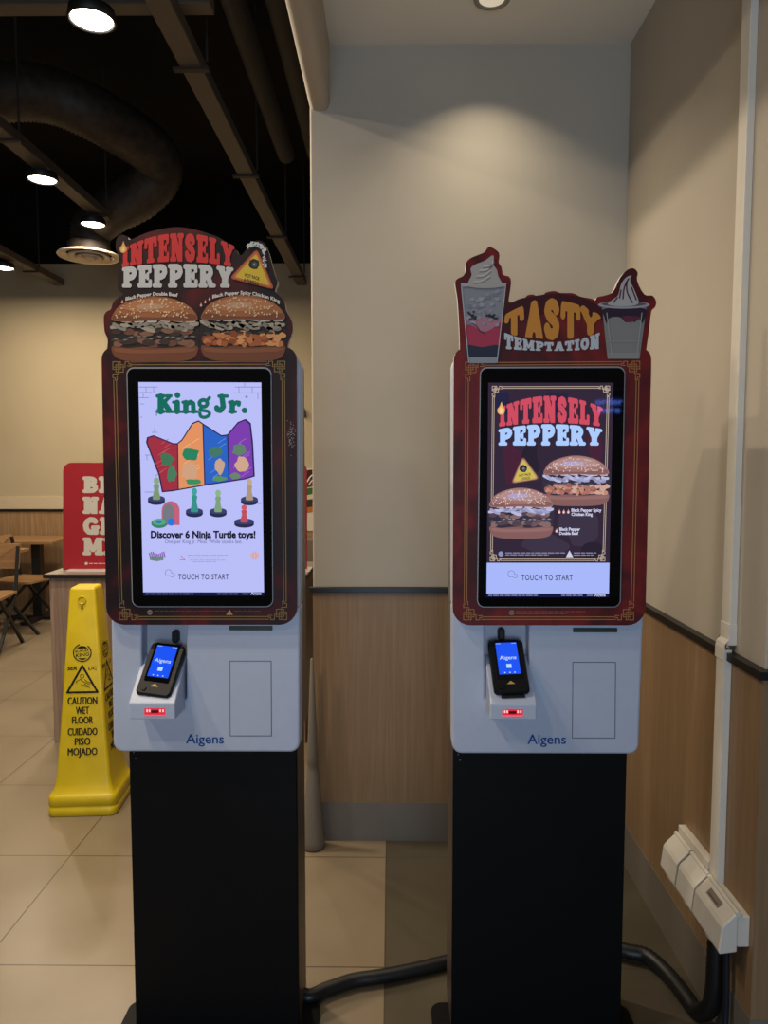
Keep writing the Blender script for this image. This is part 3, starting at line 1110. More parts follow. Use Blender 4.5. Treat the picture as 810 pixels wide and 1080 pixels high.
# arched door playset with disc and ball
A.poly([(170.5, 553.8)] + [(180 - 9.5 * math.cos(a * PI / 12), 538.5 - 10 * math.sin(a * PI / 12)) for a in range(13)] + [(189.5, 553.8)], (196, 96, 124), 2)
A.poly([(171.5, 550)] + [(177.6 - 6 * math.cos(a * PI / 12), 539 - 7.4 * math.sin(a * PI / 12)) for a in range(13)] + [(183.6, 550)], (116, 120, 128), 3)
A.poly(ell(168, 552, 8.6, 5, 24), (60, 128, 110), 4)
A.poly(ell(168, 550.6, 7.2, 3.4, 24), (88, 168, 120), 5)
A.poly(ell(167.6, 550.4, 3.2, 1.8, 16), (50, 120, 190), 6)
A.poly(ell(180.5, 550.5, 4, 4, 20), (44, 116, 220), 6)
A.build('toy_picture', scr, 'picture of small toys on dark stands')
A = disp()
A.text('Discover 6 Ninja Turtle toys!', 159, 269.5, 567.2, 7, (20, 18, 40), 2, .045)
A.build('headline_lettering', scr, 'bold black lettering')
A = disp()
A.text('One per King Jr. Meal. While stocks last.', 174, 255.5, 573, 3.8, (96, 98, 148), 2, .0)
A.build('small_print', scr)
A = disp()
fine_print(A, 197, 241, [(585.6, 198, 240), (588.2, 198, 232), (590.8, 200, 238), (592.6, 203, 228)], (132, 136, 190), 2, 5, .5)
A.line([(191, 586), (194.5, 590)], .8, (190, 110, 120), 2)
A.line([(190, 590.5), (195, 590.5)], .8, (190, 110, 120), 2)
A.build('small_print', scr, 'small grey lettering')
A = disp()
rn = random.Random(2)
for i in range(9):
    A.line([(157.6 + 1.9 * i, 583.5 - 1.2 * math.sin(i)), (158.6 + 1.9 * i, 587)], 1.3, (132, 92, 170), 2)
    A.line([(158.4 + 1.6 * i, 587.5), (159 + 1.6 * i, 591.5 - .3 * abs(i - 4))], 1.4, (84, 128, 92), 3)
A.build('emblem_picture', scr, 'tiny purple and green emblem')
A = disp()
for i in range(10):
    a = i * PI / 5
    A.line([(268.5 + 1.5 * math.cos(a), 586 + 1.5 * math.sin(a)), (268.5 + 4.6 * math.cos(a), 586 + 4.4 * math.sin(a))], 1.2, (230, 160, 130), 2)
A.build('emblem_picture', scr, 'tiny orange emblem')
A = disp()
A.text('TOUCH TO START', 188, 241.3, 611.2, 5.8, (44, 48, 84), 2, .01, spacing=1.12)
A.build('touch_prompt', scr, 'touch to start prompt')
A = disp()
hand_icon(A, 180, 606, (110, 114, 160), 2)
A.build('hand_icon', scr)
A = disp()
fine_print(A, 153, 0, [(626.4, 153.5, 204)], (150, 156, 210), 2, 3, .9)
A.build('footer_lettering', scr)
A = disp()
fine_print(A, 153, 0, [(626.4, 229, 251), (626.4, 255.5, 263)], (150, 156, 210), 2, 3, .9)
A.build('footer_lettering', scr)
A = disp()
A.text('Aigens', 264.5, 275.5, 627.4, 2.9, (210, 214, 250), 2, .02)
A.build('footer_lettering', scr, 'tiny footer lettering')

# ---- right kiosk
dR = dict(px=(.1590, .5970), shell=[(476.8, 372), (688.6, 372), (673.6, 795.5), (477, 795)], notch=(511.5, 557.8, 738), split=640, grommet=(528.6, 668.5),
          slot=(604.3, 662, 650.7, 666.6), door=(603.8, 698.2, 649.6, 778.8), lean=-.6, logo=(556.3, 597, 784.5, 9.8), holder=(517.3, 743, 566, 759.6),
          scan=(529.6, 748, 551.5, 755.6), board=[(478.6, 366.5), (687.4, 366.5), (680.6, 659.5), (477.2, 659.5)], gold=(164, 112, 66),
          border=[(491, 382), (674.8, 381), (668.4, 653.8), (489, 653.8)], finec=(140, 92, 84),
          fine=[(645, 544, 617), (647.2, 544, 598)], badges=[(539.6, 646.2)], tri=[],
          rim=[(506.2, 387), (659.6, 386.4), (654.6, 640.8), (503, 640.8)], print=M_sur[1])
rootR = thing('self_order_kiosk', 'self-order kiosk with red dessert and drink topper beside the power sockets', 'kiosk', (.378, 1.86, 0),
              group='self-order kiosks')
scr = base_kiosk(dR, rootR)
tr_out = [(488, 378), (487, 376), (485.4, 374), (485, 370.5), (484.5, 350), (482.5, 316), (480, 300), (482, 294.4), (488.6, 291), (491, 285.6), (491, 279.5), (495.4, 272.7), (510, 266.5),
          (513.7, 262), (517, 260.2), (525, 265), (526.8, 270), (526, 276.7), (529, 282), (530.7, 289.6), (536.8, 291.7), (539, 297), (538, 306.6), (537, 319), (548, 315.5), (553, 314.8),
          (556.5, 311.4), (563, 310.8), (570, 314.6), (575.5, 308.7), (585, 307), (591, 309), (604, 309.2), (612, 312.8), (623, 314.8), (627.8, 316.6), (630, 313.5), (639, 311.4),
          (646.8, 307.4), (654, 293), (661, 285), (668, 283), (672.6, 287.7), (672, 296), (679.4, 310.4), (688, 311.8), (692, 317.5), (691, 324), (687, 328.4), (684.9, 346), (682, 366.5), (681.8, 370), (681, 374), (679, 378)]
sm = cat(tr_out[1:-1], 3, closed=False)
tp = flat_solid([tr_out[0]] + sm + [tr_out[-1]], YF - .0004, YS - .002, M_sur[1], M_edge).build('topper_board', rootR, label='die-cut printed dessert topper')
A = Art(TY, 'ink', 2)
A.poly(cat([(533, 325), (546, 316), (562, 312.5), (585, 309.5), (606, 312), (622, 317), (634, 326), (634, 338), (584, 330), (533, 340)], 4), (58, 14, 20), 0)
A.build('topper_shade_print', tp, 'darker red arch behind the lettering')
A = Art(TY, 'ink', 6)
tt = lambda x: 314.8 + .0068 * (x - 582) ** 2
tb = lambda x: 358 - .0029 * (x - 582) ** 2
A.warp('taSty', 532, 633, tt, tb, (190, 126, 50), 0, gap=.04, bw=.7)
A.build('headline_lettering', tp, 'golden arched lettering')
A = Art(TY, 'ink', 6)
A.warp('TEMPTATION', 532, 632.4, lambda x: 361 - .0040 * (x - 582) ** 2, lambda x: 370 - .0009 * (x - 582) ** 2, (176, 182, 190), 0, gap=.09, bw=.35)
A.build('headline_lettering', tp, 'white slab lettering')
# float drink
A = Art(TY, 'ink', 4)
GX = lambda l, r: None
A.poly([(486, 299), (534, 299), (524, 382), (494, 382)], (118, 120, 130), 0)
A.poly([(487.6, 303.5), (532.4, 303.5), (529, 341), (491, 341)], (126, 126, 134), 1)
A.poly(cat([(491, 340), (502, 338), (515, 342), (529.3, 338), (528, 346), (525.8, 368), (508, 370), (493.6, 368)], 4), (156, 52, 76), 2)
A.poly(cat([(492.6, 364), (508, 366), (526, 364), (524.4, 376), (508, 377), (493.6, 376)], 4), (40, 44, 62), 3)
A.poly(cat([(492, 338), (500, 344), (510, 350), (520, 346), (529, 338), (520, 336), (505, 334)], 4), (160, 110, 126), 3)
A.poly([(494, 376.8), (524.2, 376.8), (523.5, 383), (494.6, 383)], (134, 138, 146), 4)
rn = random.Random(9)
for i in range(34):
    x, y = rn.uniform(493.5, 526), rn.uniform(307, 343)
    s = rn.uniform(1.4, 3.4)
    A.poly([(x + s * math.cos(a * PI / 2.5 + i), y + s * .8 * math.sin(a * PI / 2.5 + i)) for a in range(5)], rn.choice([(140, 142, 150), (134, 134, 144), (114, 114, 126), (150, 146, 154)]), 5 + i % 3)
for bx, by in ((499, 333), (519, 334)):
    for i in range(12):
        A.poly(ell(bx + rn.gauss(0, 2.4), by + rn.gauss(0, 2), 1.5, 1.3, 8), rn.choice([(36, 36, 46), (52, 50, 60)]), 9)
A.line([(497, 341), (502, 343), (506, 349), (511, 351)], 1, (60, 50, 60), 9)
A.poly([(486, 298.6), (534, 298.6), (533.6, 302.4), (486.4, 302.4)], (150, 152, 158), 9)
A.line([(486.4, 299), (494.4, 382)], .9, (168, 170, 176), 9)
A.line([(533.6, 299), (524.2, 382)], .9, (168, 170, 176), 9)
A.poly(cat([(494, 302), (494.6, 296), (497.4, 290), (496.4, 283), (502, 278.6), (511, 275), (518.6, 269.6), (520.8, 271), (520.4, 279), (524, 284.5), (525.4, 290.5), (528, 296), (530, 302), (512, 304)], 4), (156, 150, 148), 10)
for k, (x, y) in enumerate(((500, 297), (503, 291), (506, 285), (510, 280.5))):
    A.line(cat([(x, y + 2), (x + 8, y + 1), (x + 17 - 2 * k, y - 4)], 4, closed=False), 1.3, (124, 112, 106), 11)
    A.line(cat([(x, y), (x + 8, y - 1), (x + 16 - 2 * k, y - 6)], 4, closed=False), 1.1, (182, 178, 176), 11)
A.build('float_drink_picture', tp, 'printed soda float in a tall glass')
# sundae
A = Art(TY, 'ink', 4)
A.poly([(635, 324), (682, 324), (674.6, 377), (640.6, 377)], (124, 122, 120), 0)
A.poly([(640.4, 372), (675.4, 372), (674.4, 378.4), (641, 378.4)], (134, 132, 130), 1)
A.poly(cat([(636, 326), (658, 324), (681.4, 326), (680, 336), (677, 341), (674, 336), (669, 340), (666, 337), (660, 340), (655, 335), (648, 334), (642, 336), (639.6, 341), (637.4, 334)], 3), (44, 28, 44), 2)
A.poly(cat([(656, 334), (664, 333), (676, 335), (668, 339), (661, 339.6)], 3), (92, 36, 60), 3)
A.poly(ell(658, 321.5, 27.4, 4, 30), (150, 150, 158), 4)
A.poly(ell(658, 320.6, 23.6, 2.6, 30), (96, 78, 88), 5)
A.line([(640, 330), (645.2, 374)], .9, (150, 150, 152), 5)
A.line([(677, 330), (672, 374)], .9, (150, 150, 152), 5)
A.line([(640.6, 360), (675.6, 360)], .7, (146, 144, 144), 5)
A.poly(cat([(641, 321), (647, 315.5), (652, 311), (655, 300), (660, 293), (666, 290.6), (664.6, 296), (670, 308), (673, 320.5), (656, 323)], 4), (164, 160, 160), 6)
for pts in ([(663, 294), (658.5, 303), (657, 315)], [(661, 297), (661.5, 308), (667, 319)], [(651, 314), (647, 319)], [(655, 306), (653.4, 314)], [(666, 303), (671, 316)]):
    A.line(cat(pts, 4, closed=False), 1.5, (74, 34, 52), 7)
A.build('sundae_picture', tp, 'printed sundae in a clear cup')

# display content, right
A = disp()
A.poly([(515, 403.6), (647, 403.6), (642.8, 594), (513.4, 594)], ramp_mat('screen_flame_dark', [(.4, (0, 0, 0)), (.6, (0, 0, 0))]), 0)
A.mb.mats[0] = lit((50, 38, 56))
rn = random.Random(21)
for i, (x, y, w, h) in enumerate(((585, 424, 16, 15), (540, 490, 14, 30), (610, 555, 22, 22), (560, 480, 12, 24), (532, 424, 10, 15), (628, 470, 8, 34), (575, 575, 26, 12), (625, 580, 14, 12))):
    pts = [(x + w * math.cos(a * PI / 5) * rn.uniform(.5, 1.1), y + h * math.sin(a * PI / 5) * rn.uniform(.6, 1.1)) for a in range(10)]
    A.poly(cat(pts, 3), [(36, 34, 66), (70, 34, 54), (60, 50, 70), (40, 32, 48)][i % 4], 1 + i % 2)
A.poly([(513.4, 593.6), (642.8, 593.6), (642.2, 626), (513.1, 626)], (168, 184, 250), 3)
A.poly([(513.1, 626), (642.2, 626), (642, 630), (513, 630)], (18, 24, 66), 3)
A.build('display_picture', scr, 'dark flame picture above pale blue strip')
A = disp()
border(A, (519.2, 407.4), (643, 407.2), (638, 591.6), (517, 591.6), .58, .7, 2.2, (186, 168, 150), 4)
A.build('gold_border', scr, 'pale gold woven border')
A = disp()
A.warp('INTENSELY', 526.5, 635.5, lambda x: 417.6 + .0043 * (x - 581) ** 2, lambda x: 445.8 + .0014 * (x - 581) ** 2, (206, 76, 96), 5, bw=.3, gap=.09)
A.build('headline_lettering', scr, 'glowing red arched lettering')
A = disp()
A.warp('PEPPERY', 526, 635, lambda x: 447.6 + .0018 * (x - 581) ** 2, lambda x: 469.6, (172, 204, 255), 5, gap=.07, bw=.55)
A.build('headline_lettering', scr, 'glowing pale blue lettering')
A = disp()
flame(A, 528.6, 431, 13, 5, (232, 180, 112), (244, 212, 150))
A.build('flame_picture', scr, 'small yellow flame')
for cx, cy in ((590, 539.5), (594.6, 539.5), (599.4, 539.5), (587, 559.5)):
    A = disp()
    flame(A, cx, cy, 4.6, 5, (216, 150, 150), (244, 224, 224))
    A.build('flame_picture', scr)
A = disp()
warning(A, [(551.4, 480.6), (569.6, 505.4), (538.6, 510.4)], 552, 494.2, 4, [(120, 84, 74), (190, 146, 112), (204, 184, 84), (40, 40, 48), (84, 90, 96), (190, 190, 200)], 5,
        'HOT PACK', 'A PUNCH!', [(547.4, 560, 503), (549, 559, 506.6)], 2.6, 0, -.14)
A.build('warning_triangle', scr, 'yellow hot warning triangle')
A = disp()
burger(A, 570.6, 644.6, 480.6, 533.6, 'chicken', PAL_LIT, 8, 5)
A.build('burger_picture', scr, 'crispy chicken burger on screen')
A = disp()
burger(A, 513.4, 585.2, 514.6, 568, 'beef', PAL_LIT, 3, 24)
A.build('burger_picture', scr, 'double beef burger on screen')
A = disp()
WT = (214, 214, 240)
A.text('Black Pepper Spicy', 602.6, 634.4, 539.6, 3.2, WT, 5, .03)
A.text('Chicken King', 602.6, 625, 544, 3.2, WT, 5, .03)
A.build('caption_lettering', scr, 'small white caption')
A = disp()
A.text('Black Pepper', 590, 612, 559.6, 3.2, WT, 5, .03)
A.text('Double Beef', 590, 610, 564, 3.2, WT, 5, .03)
A.build('caption_lettering', scr, 'small white caption')
A = disp()
fine_print(A, 0, 0, [(583.2, 533, 596), (585.2, 533, 579), (583.2, 605, 629), (585.4, 605, 626)], (150, 150, 186), 5, 6, .8)
A.poly(ell(528.3, 584.2, 2.7, 2.7, 16), (140, 144, 190), 5)
A.poly([(600.6, 580.6), (604.6, 587.6), (596.8, 587.6)], (206, 206, 226), 5)
A.build('small_print', scr, 'tiny printed notice')
A = disp()
A.text('TOUCH TO START', 550, 604, 612, 5.8, (44, 48, 88), 5, .01, spacing=1.12)
A.build('touch_prompt', scr, 'touch to start prompt')
A = disp()
hand_icon(A, 541.5, 607, (104, 112, 164), 5)
A.build('hand_icon', scr)
A = disp()
fine_print(A, 0, 0, [(628, 515, 568)], (150, 156, 210), 5, 3, .9)
A.build('footer_lettering', scr)
A = disp()
fine_print(A, 0, 0, [(628, 592, 614.6), (628, 619, 626)], (150, 156, 210), 5, 3, .9)
A.build('footer_lettering', scr)
A = disp()
A.text('Aigens', 627, 638.6, 629, 2.9, (210, 214, 250), 5, .02)
A.build('footer_lettering', scr, 'tiny footer lettering')


# ------------------------------------------------------------------ payment terminals
def terminal(top, bottom, label, turn=0.0):
    T, B = W(top[0], top[1], 1.782), W(bottom[0], bottom[1], 1.697)
    ay = (T - B).normalized()
    az = Vector((1, 0, 0)).cross(ay).normalized()
    ax = ay.cross(az)
    c = (T + B) / 2 - az * .013
    r = thing('payment_terminal', label, 'card terminal', c, Matrix((ax, ay, az)).transposed().to_euler(), 'card payment terminals')
    # local: x right, y up the slope, z out of the face
    w, l = .043, (T - B).length / 2 + .001
    rings = []
    for z, k in ((-.013, .88), (-.009, .97), (.004, 1.0), (.010, .985), (.013, .94)):
        rings.append([Vector((x, y, z)) for x, y in rrect(-w * k, -l * k, w * k, l * k, .010)])
    MB().loft(rings, M_term).build('housing', r, local=True)
    mb = MB()
    mb.slab([(x, y, .013) for x, y in rrect(-.031, -.034, .031, .066, .004)], [(x, y, .0142) for x, y in rrect(-.031, -.034, .031, .066, .004)], M_bezel)
    mb.build('screen_glass', r, local=True)
    A = Art(lambda x, y, o: Vector((x, -y, .0143 + o)), 'lit', 0)
    A.rect(-.026, -.060, .026, .022, (26, 84, 244), 0)
    A.text('Aigens', -.0205, .0205, -.016, .0095, (190, 214, 255), 1, .012)
    A.rect(-.006, -.004, .006, .006, (180, 222, 250), 1)
    for x in (-.012, 0, .012):
        A.rect(x - .0015, .0165, x + .0015, .019, (210, 226, 255), 1)
    A.rect(-.025, -.0585, -.013, -.057, (150, 190, 250), 1)
    A.rect(.013, -.0585, .025, -.057, (150, 190, 250), 1)
    di = A.mb.build('display', r, local=True, label='glowing blue display')
    A = Art(lambda x, y, o: Vector((x, -y, .0131 + o)), 'ink', 1)
    A.poly([(-.001, .038), (.009, .046), (-.011, .046)], (176, 148, 92), 0)
    A.mb.build('arrow_mark', r, local=True, label='small gold arrow')
    mb = MB()
    mb.loft([[Vector((x, y, z)) for x, y in rrect(-.031, -.058, -.019, -.046, .005)] for z in (.010, .016)], M_term)
    mb.build('button', r, local=True)
    mb = MB().box(-.026, .030, -.0765, -.070, -.003, .004, plain('slot_black', (6, 6, 7), .5))
    mb.build('card_slot', r, local=True)
    MB().box(-.012, .012, .010, .050, -.020, -.011, M_term).build('mount_plate', r, local=True)
    return r


terminal((178, 679), (160, 733), 'black card terminal in the holder of the dark maroon kiosk, nearest the yellow cone')
terminal((532.8, 675), (540.8, 730.5), 'black card terminal in the holder of the red kiosk, nearest the wall sockets')

# ------------------------------------------------------------------ wet floor cone
cone = thing('wet_floor_cone', 'tall yellow four-sided wet floor safety cone beside the wooden counter', 'warning sign', (-1.312, 3.106, 0), (0, 0, math.radians(4)))


def sq(h, r, z, n=6):
    return [Vector((x, y, z)) for x, y in rrect(-h, -h, h, h, r, n)]


lev = [(.138, .03, 0), (.143, .032, .006), (.143, .032, .038), (.1385, .03, .042), (.1385, .03, .046), (.143, .032, .050), (.142, .032, .078), (.137, .03, .089),
       (.133, .028, .092)]
MB().loft([sq(*q) for q in lev], M_yellow).build('base', cone, local=True)
body = [(.133, .026, .092), (.124, .022, .104), (.117, .018, .13), (.111, .016, .17), (.1050, .014, .25), (.0965, .013, .34), (.0535, .010, .948), (.050, .010, .957), (.044, .009, .960)]
MB().loft([sq(*q) for q in body], M_yellow).build('body', cone, local=True)


def cone_face(x, z, off):
    """x across the face, z up; lies on the front face of the body"""
    h = None
    for (a, _, za), (b, _, zb) in zip(body, body[1:]):
        if za <= z <= zb:
            h = a + (b - a) * (z - za) / (zb - za)
            break
    return Vector((x, -(h if h else .1) - .0006 - off * 1.5, z))


def face_print(turn, name, label):
    Rm = Matrix.Rotation(turn, 4, 'Z')
    A = Art(lambda x, y, o: Rm @ cone_face(x, -y, o), 'ink', 1)
    BK = (20, 20, 18)

    def t(s, w, zb, h, bold=.022):
        for k, dx in enumerate((0, -.0011, .0011)):
            A.text(s, -w / 2 + dx, w / 2 + dx, -zb, h, BK, k, 0.0)
    t('CAUTION', .121, .467, .030)
    t('WET', .054, .426, .030)
    t('FLOOR', .086, .385, .030)
    t('CUIDADO', .121, .336, .030)
    t('PISO', .063, .295, .030)
    t('MOJADO', .121, .252, .030)
    # warning triangle with a slipping figure
    A.line([(0, -.629), (.063, -.517), (-.063, -.517)], .0085, BK, 0, closed=True)
    A.line([(-.001 + .008 * math.cos(a * PI / 6), -.585 + .008 * math.sin(a * PI / 6)) for a in range(12)], .0022, BK, 0, closed=True)
    for pts in ([(-.006, -.574), (-.026, -.563), (-.022, -.556)], [(-.008, -.571), (.008, -.559), (.03, -.549)], [(.010, -.571), (.02, -.561), (.035, -.556)],
                [(.008, -.551), (.025, -.541), (.03, -.535)], [(-.006, -.550), (.014, -.542), (.022, -.539)]):
        A.line(pts, .0026, BK, 0)
    A.text('SER', -.063, -.022, -.612, .014, BK, 0, .03, shear=.25)
    A.text('LIC', .024, .058, -.612, .014, BK, 0, .012, shear=.25)
    # round bun emblem
    zc = .684
    ring = [(.0365 * math.cos(math.radians(a)), -zc + .0365 * math.sin(math.radians(a))) for a in range(-50, 262, 12)]
    A.line(ring, .0045, BK, 0)
    for sg, hh in ((1, .0185), (-1, .0225)):
        A.poly([(.0295 * math.cos(math.radians(a)), -zc - sg * max(hh, .0295 * math.sin(math.radians(a)))) for a in range(0, 181, 10)], BK, 0)
    A.text('BURGER', -.028, .028, -(zc + .0035), .0105, BK, 1, .004, warp=lambda x: -.12 * x)
    A.text('KING', -.027, .029, -(zc - .0150), .0142, BK, 1, .012, warp=lambda x: -.12 * x)
    o = A.mb.build(name, cone, local=True, label=label)
    return o


face_print(0, 'caution_print', 'black caution print on front face')
face_print(PI / 2, 'caution_print', 'black caution print on side face')
# moulded ring and keyhole near the top
mb = MB()
pts = [cone_face(.016 * math.cos(a * PI / 12), .906 + .016 * math.sin(a * PI / 12), .001) for a in range(25)]
mb.tube(pts, .0022, M_yellow, 6)
mb.build('moulded_ring', cone, local=True)
mb = MB()
mb.add([cone_face(x, z, .0008) for x, z in rrect(-.0035, .868, .0035, .884, .003)], [range(28)], plain('hole_brown', (58, 42, 16), .7))
mb.build('keyhole', cone, local=True)

# ------------------------------------------------------------------ counter and red sign
ct = thing('service_counter', 'ash wood counter with black edged top behind the yellow cone', 'counter', (-1.12, 4.0, 0))
MB().box(-1.788, -.45, 3.772, 4.22, .0, .884, M_cwood).build('cabinet', ct, bevel=.002)
mb = MB().box(-1.81, -.43, 3.75, 4.24, .884, .904, M_rail)
mb.box(-1.805, -.435, 3.755, 4.235, .904, .906, plain('counter_top_grey', (150, 140, 130), .3))
mb.build('worktop', ct)
sb = thing('menu_sign_board', 'red board sign with white lettering standing on the wooden counter', 'sign', (-1.1, 3.9, .906))
M_red = plain('sign_red', (160, 30, 40), .45)
YG = 3.9
bt = [(66.5, 488), (323.5, 488), (323.5, 601.2), (66.5, 601.2)]
flat_solid(quad_round(bt, 9)[:14] + bt[2:], YG, YG + .02, M_red).build('panel', sb)
a, b = W(70, 599, YG), W(327, 601, YG)
MB().box(a.x + .02, b.x + .005, YG - .05, YG + .09, .906, .912, plain('acrylic_white', (225, 215, 205), .3)).build('foot', sb)
A = Art(on_plane(YG), 'ink', 2, .0005)
SW = plain('sign_white', (200, 192, 180), .5)
for s, x1, y0, y1 in (('BE', 119, 503, 519.5), ('NA', 121, 524.5, 541.5), ('GE', 120, 546, 563.5), ('ME', 124, 567.5, 585)):
    A.warp(s, 87.6, x1, lambda x, y0=y0: y0, lambda x, y1=y1: y1, SW, 0, gap=.06, bw=1.2)
A.poly(ell(91, 594.3, 1.6, 1.6, 14), SW, 0)
fine_print(A, 0, 0, [(594.3, 94, 118)], (206, 160, 156), 0, 4, .9)
A.build('lettering', sb, 'chunky white lettering')

# ------------------------------------------------------------------ grey tapered stand in the gap
q = Vector((-.300, 2.735, 0))
MB().lathe((q.x, q.y, 0), [(.040, 0), (.046, .006), (.046, .03), (.042, .05), (.024, .305), (.018, .325), (.022, .335), (.021, .36), (.006, .74), (0.003, .745)],
           plain('stand_grey', (122, 116, 108), .5)).build('tapered_stand')
tag(bpy.data.objects['tapered_stand'], 'grey tapered plastic stand with rounded foot on floor by the wall end', 'stand')

# ------------------------------------------------------------------ dining furniture
M_ttop = wood_top('table_oak', (160, 124, 86), (142, 106, 70))
M_legb = plain('leg_black', (20, 19, 19), .5)
t = thing('dining_table', 'oak topped dining table on black pedestal by the far wall', 'table', (-3.45, 6.85, 0))
MB().box(-3.85, -3.10, 6.62, 7.18, .725, .752, M_ttop).build('tabletop', t, bevel=.004)
MB().box(-3.36, -3.28, 6.75, 6.83, .02, .725, M_legb).build('post', t)
mb = MB().box(-3.60, -3.04, 6.75, 6.83, 0, .03, M_legb)
mb.box(-3.36, -3.28, 6.50, 7.08, 0, .03, M_legb)
mb.build('foot', t, bevel=.004)
t2 = thing('dining_table', 'oak topped dining table partly cut by the left picture edge', 'table', (-3.62, 6.0, 0))
MB().box(-4.3, -3.08, 5.86, 6.16, .725, .752, M_ttop).build('tabletop', t2, bevel=.004)
MB().box(-3.70, -3.62, 5.97, 6.05, .02, .725, M_legb).build('post', t2)
MB().box(-3.95, -3.35, 5.97, 6.05, 0, .03, M_legb).build('foot', t2, bevel=.004)


def chair(label, loc, rz):
    r = thing('dining_chair', label, 'chair', loc, (0, 0, rz), 'dining chairs')
    # local: faces -y, seat centre at origin
    pts = rrect(-.2, -.2, .2, .2, .05)
    MB().slab([(x, y, .435) for x, y in pts], [(x, y, .453) for x, y in pts], M_ttop).build('seat', r, local=True)
    rows = []
    for z0 in (.62, .82):
        rows.append([Vector((-.2 + .4 * i / 10, .215 + .05 * (1 - ((i - 5) / 5) ** 2) + (z0 - .62) * .25, z0)) for i in range(11)])
    n = 11
    fr = rows[0] + rows[1][::-1]
    MB().slab(fr, [p + Vector((0, .014, 0)) for p in fr], M_ttop).build('backrest', r, local=True)
    for sx in (-1, 1):
        x = sx * .185
        MB().bar((x, .29, 0), (x, -.16, .435), .022, .022, M_legb).build('leg', r, local=True)
        MB().bar((x, -.26, 0), (x, .17, .435), .022, .022, M_legb).build('leg', r, local=True)
        MB().bar((x, .17, .435), (x, .255, .80), .022, .022, M_legb).build('back_post', r, local=True)
    return r


chair('oak seat chair with crossed black legs nearest the left picture edge', (-3.17, 5.58, 0), math.radians(8))
chair('oak seat chair with crossed black legs tucked between the two tables', (-3.25, 6.39, 0), math.radians(80))

# poster on the far wall and small things seen in the gap
p = thing('wall_poster', 'colourful burger poster on the far cream wall seen through the gap', 'poster', (-.66, 7.29, 1.1))
a, b = W(321, 494, 7.27), W(352, 560, 7.27)
MB().box(a.x, b.x, 7.27, 7.285, b.z, a.z, plain('poster_white', (216, 206, 190), .5)).build('sheet', p)
A = Art(on_plane(7.268), 'ink', 1, .001)
for y0, y1, c in ((496, 506, (52, 26, 24)), (506, 514, (92, 52, 40)), (515, 522, (52, 92, 44)), (522, 528, (190, 176, 150)), (527, 536, (48, 46, 30)), (535, 541, (168, 96, 44))):
    A.poly(cat([(321.5, y0 + 1), (336, y0 - 1), (351, y0 + 1), (351, y1), (336, y1 - 2), (321.5, y1)], 3), c, 0)
A.line(cat([(324, 508), (328, 502), (334, 500), (340, 503)], 4, closed=False), 1.3, (220, 210, 200), 2)
A.line(cat([(326, 511), (330, 506), (336, 505)], 4, closed=False), 1.0, (220, 210, 200), 2)
A.build('burger_picture', p)
a, b = W(317, 428, 7.25), W(322.5, 438, 7.25)
MB().slab([(a.x, 7.25, b.z), (b.x, 7.25, b.z), (b.x - .01, 7.25, b.z + .05), (a.x + .01, 7.25, a.z), (a.x, 7.25, a.z)],
          [(a.x, 7.3, b.z), (b.x, 7.3, b.z), (b.x - .01, 7.3, b.z + .05), (a.x + .01, 7.3, a.z), (a.x, 7.3, a.z)], M_legb).build('wall_bracket')
tag(bpy.data.objects['wall_bracket'], 'small black bracket high on the far cream wall', 'bracket')
bn = thing('wall_bench', 'brown upholstered wall bench below the burger poster', 'bench', (-.7, 7.0, 0))
MB().box(-1.3, -.2, 7.0, 7.27, .42, .74, plain('bench_brown', (116, 100, 84), .6)).build('backrest', bn, bevel=.02)
MB().box(-1.3, -.2, 6.75, 7.27, .0, .42, plain('bench_base', (70, 58, 48), .6)).build('seat', bn, bevel=.02)

# ------------------------------------------------------------------ trunking, sockets, pipes on the right wall
tk = thing('cable_trunking', 'white vertical cable trunking running up the right wall', 'trunking', (XR, 1.855, .39))
MB().box(XR - .030, XR - .010, 1.832, 1.878, .39, 1.018, M_pvc).build('lower_duct', tk, bevel=.002)
MB().box(XR - .019, XR, 1.832, 1.878, 1.065, 3.02, M_pvc).build('upper_duct', tk, bevel=.002)
mb = MB()
pr = [(XR - .033, .99), (XR - .033, 1.022), (XR - .030, 1.034), (XR - .021, 1.044), (XR - .021, 1.085), (XR, 1.085), (XR, 1.03), (XR - .028, 1.03), (XR - .028, .99)]
mb.slab([(x, 1.830, z) for x, z in pr], [(x, 1.880, z) for x, z in pr], M_pvc)
mb.build('elbow', tk, bevel=.0015)


def socket(label, y0, y1, deep=.072):
    r = thing('socket_box', label, 'socket', (XR - .01, (y0 + y1) / 2, .35), group='wall sockets')
    x = XR - .010
    MB().box(x - .030, x, y0 + .002, y1 - .004, .324, .402, M_pvc).build('back_box', r, bevel=.003)
    # hinged cover: sloping top, front face
    pr = [(x - .030, .312), (x - deep, .306), (x - deep - .003, .316), (x - deep + .004, .372), (x - deep + .010, .382), (x - .036, .408), (x - .030, .408)]
    mb = MB().slab([(px, y0, z) for px, z in pr], [(px, y1, z) for px, z in pr], M_pvc)
    mb.build('hinged_cover', r, bevel=.003)
    mb = MB().tube([(x - .030, y0 - .002, .409), (x - .030, y1 + .002, .409)], .0065, M_pvc, 10)
    mb.build('hinge', r)
    MB().box(x - deep + .004, x - deep + .014, (y0 + y1) / 2 - .012, (y0 + y1) / 2 + .012, .297, .309, M_pvc).build('latch', r, bevel=.002)
    return r, x, deep


